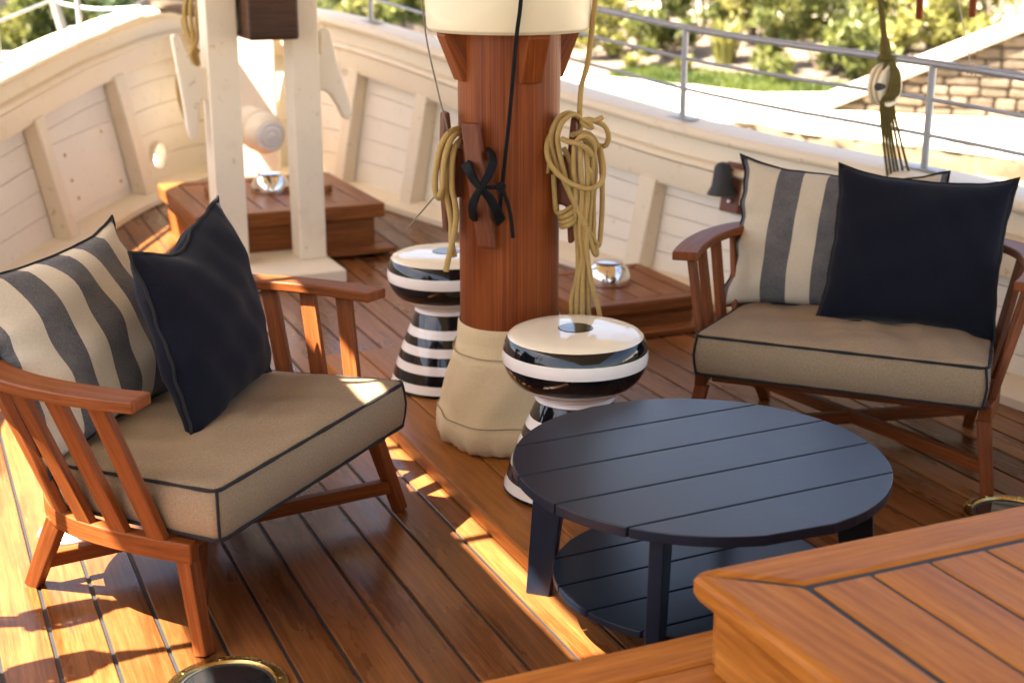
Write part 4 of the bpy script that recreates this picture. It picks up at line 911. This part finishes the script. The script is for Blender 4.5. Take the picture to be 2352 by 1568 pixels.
beam('bracket', M['iron'], bell, (-.004, -.05, .12), (-.004, -.107, .158), .02, .012, .003)
lathe('bolt', M['steel'], bell, [(0, .012), (.006, .01), (.008, 0), (0, -.002)], 12, off=(.012, -.08, .0))
# ------------------------------------------------------------------ deck lights
def deck_light(w, rad, label, frost=False):
    r = empty('deck_light', (w[0], w[1], .0005), 0, label, 'deck light')
    lathe('ring', M['brass'] if not frost else M['steel'], r, [(rad, 0), (rad*.99, .007), (rad*.95, .010), (rad*.82, .010), (rad*.79, .006), (rad*.78, .002)], 56)
    lathe('gasket', M['caulk'], r, [(rad*.79, .004), (rad*.74, .0055), (rad*.73, .003)], 48)
    lathe('glass', M['glass'] if not frost else M['frost'], r, [(rad*.735, .0035), (rad*.4, .006), (0, .0065)], 48)
    if not frost:
        for k in range(8): lathe('screw', M['brass'], r, [(.006, .0095), (.005, .0115), (0, .012)], 10, off=(rad*.885*math.cos(k*.785+.3), rad*.885*math.sin(k*.785+.3), 0))
deck_light(at(520, 1583), .125, 'round brass deck light beside the foot of the left armchair')
deck_light(at(2325, 1184), .125, 'round brass deck light at the foot of the armchair by the starboard bulwark')
deck_light(at(165, 1222), .085, 'pale glass deck light in the sunlight beneath the left armchair', True)
# ------------------------------------------------------------------ deckhouse corner in the foreground
def deckhouse():
    r = ship_empty('skylight_hatch', 'varnished teak skylight top with mitred border planks beside the round table', 'skylight'); W = M['varnish']
    p0, p1, s1, s0, zt, th, bw = -.312, 1.35, -1.652, -3.3, .45, .05, .120
    box('caulking', M['caulk'], r, (p1-p0-.1, s1-s0-.1, .035), ((p0+p1)/2, (s0+s1)/2, zt-.0225), bevel=0)
    for pts in ([(p0, s1), (p1, s1), (p1-bw, s1-bw), (p0+.147, s1-bw)], [(p0, s1-.0015), (p0+.1455, s1-bw-.001), (p0+.1455, s0), (p0, s0)]):
        extrude('border_board', W, r, [V(*q, zt-th/2) for q in pts], (0, 0, th), .014)
    w = .121
    for k in range(9):
        a = p0+.147+.006+k*w; box('plank', W, r, (w-.008, s1-s0-bw-.012, th-.004), (a+w/2-.004, (s1-bw-.008+s0)/2, zt-th/2), bevel=.003)
    c = .035
    beam('side', W, r, (p0+c, s1-c, .34), (p1-c, s1-c, .34), .03, .118, .003, None)
    beam('side', W, r, (p0+c, s1-c-.016, .339), (p0+c, s0, .339), .028, .116, .003)
    q = ship_empty('bench_ledge', 'long varnished teak ledge beneath the skylight top', 'ledge')
    for k in range(3): 
        a = -1.562-.11*k
        box('board', W, q, (2.6, .106, .045), (.1, a-.055, .2575), bevel=.012 if k == 0 else .003)
    box('board', W, q, (2.6, 1.2, .043), (.1, -2.5, .2575), bevel=.003)
    beam('front_panel', W, q, (-1.17, -1.60, .118), (1.37, -1.60, .118), .03, .234, .004)
deckhouse()
# ------------------------------------------------------------------ off the port bow
sp = empty('cream_spar', aty(165, 100, 8.6), 0, 'slanting cream spar standing outside the port railing', 'spar')
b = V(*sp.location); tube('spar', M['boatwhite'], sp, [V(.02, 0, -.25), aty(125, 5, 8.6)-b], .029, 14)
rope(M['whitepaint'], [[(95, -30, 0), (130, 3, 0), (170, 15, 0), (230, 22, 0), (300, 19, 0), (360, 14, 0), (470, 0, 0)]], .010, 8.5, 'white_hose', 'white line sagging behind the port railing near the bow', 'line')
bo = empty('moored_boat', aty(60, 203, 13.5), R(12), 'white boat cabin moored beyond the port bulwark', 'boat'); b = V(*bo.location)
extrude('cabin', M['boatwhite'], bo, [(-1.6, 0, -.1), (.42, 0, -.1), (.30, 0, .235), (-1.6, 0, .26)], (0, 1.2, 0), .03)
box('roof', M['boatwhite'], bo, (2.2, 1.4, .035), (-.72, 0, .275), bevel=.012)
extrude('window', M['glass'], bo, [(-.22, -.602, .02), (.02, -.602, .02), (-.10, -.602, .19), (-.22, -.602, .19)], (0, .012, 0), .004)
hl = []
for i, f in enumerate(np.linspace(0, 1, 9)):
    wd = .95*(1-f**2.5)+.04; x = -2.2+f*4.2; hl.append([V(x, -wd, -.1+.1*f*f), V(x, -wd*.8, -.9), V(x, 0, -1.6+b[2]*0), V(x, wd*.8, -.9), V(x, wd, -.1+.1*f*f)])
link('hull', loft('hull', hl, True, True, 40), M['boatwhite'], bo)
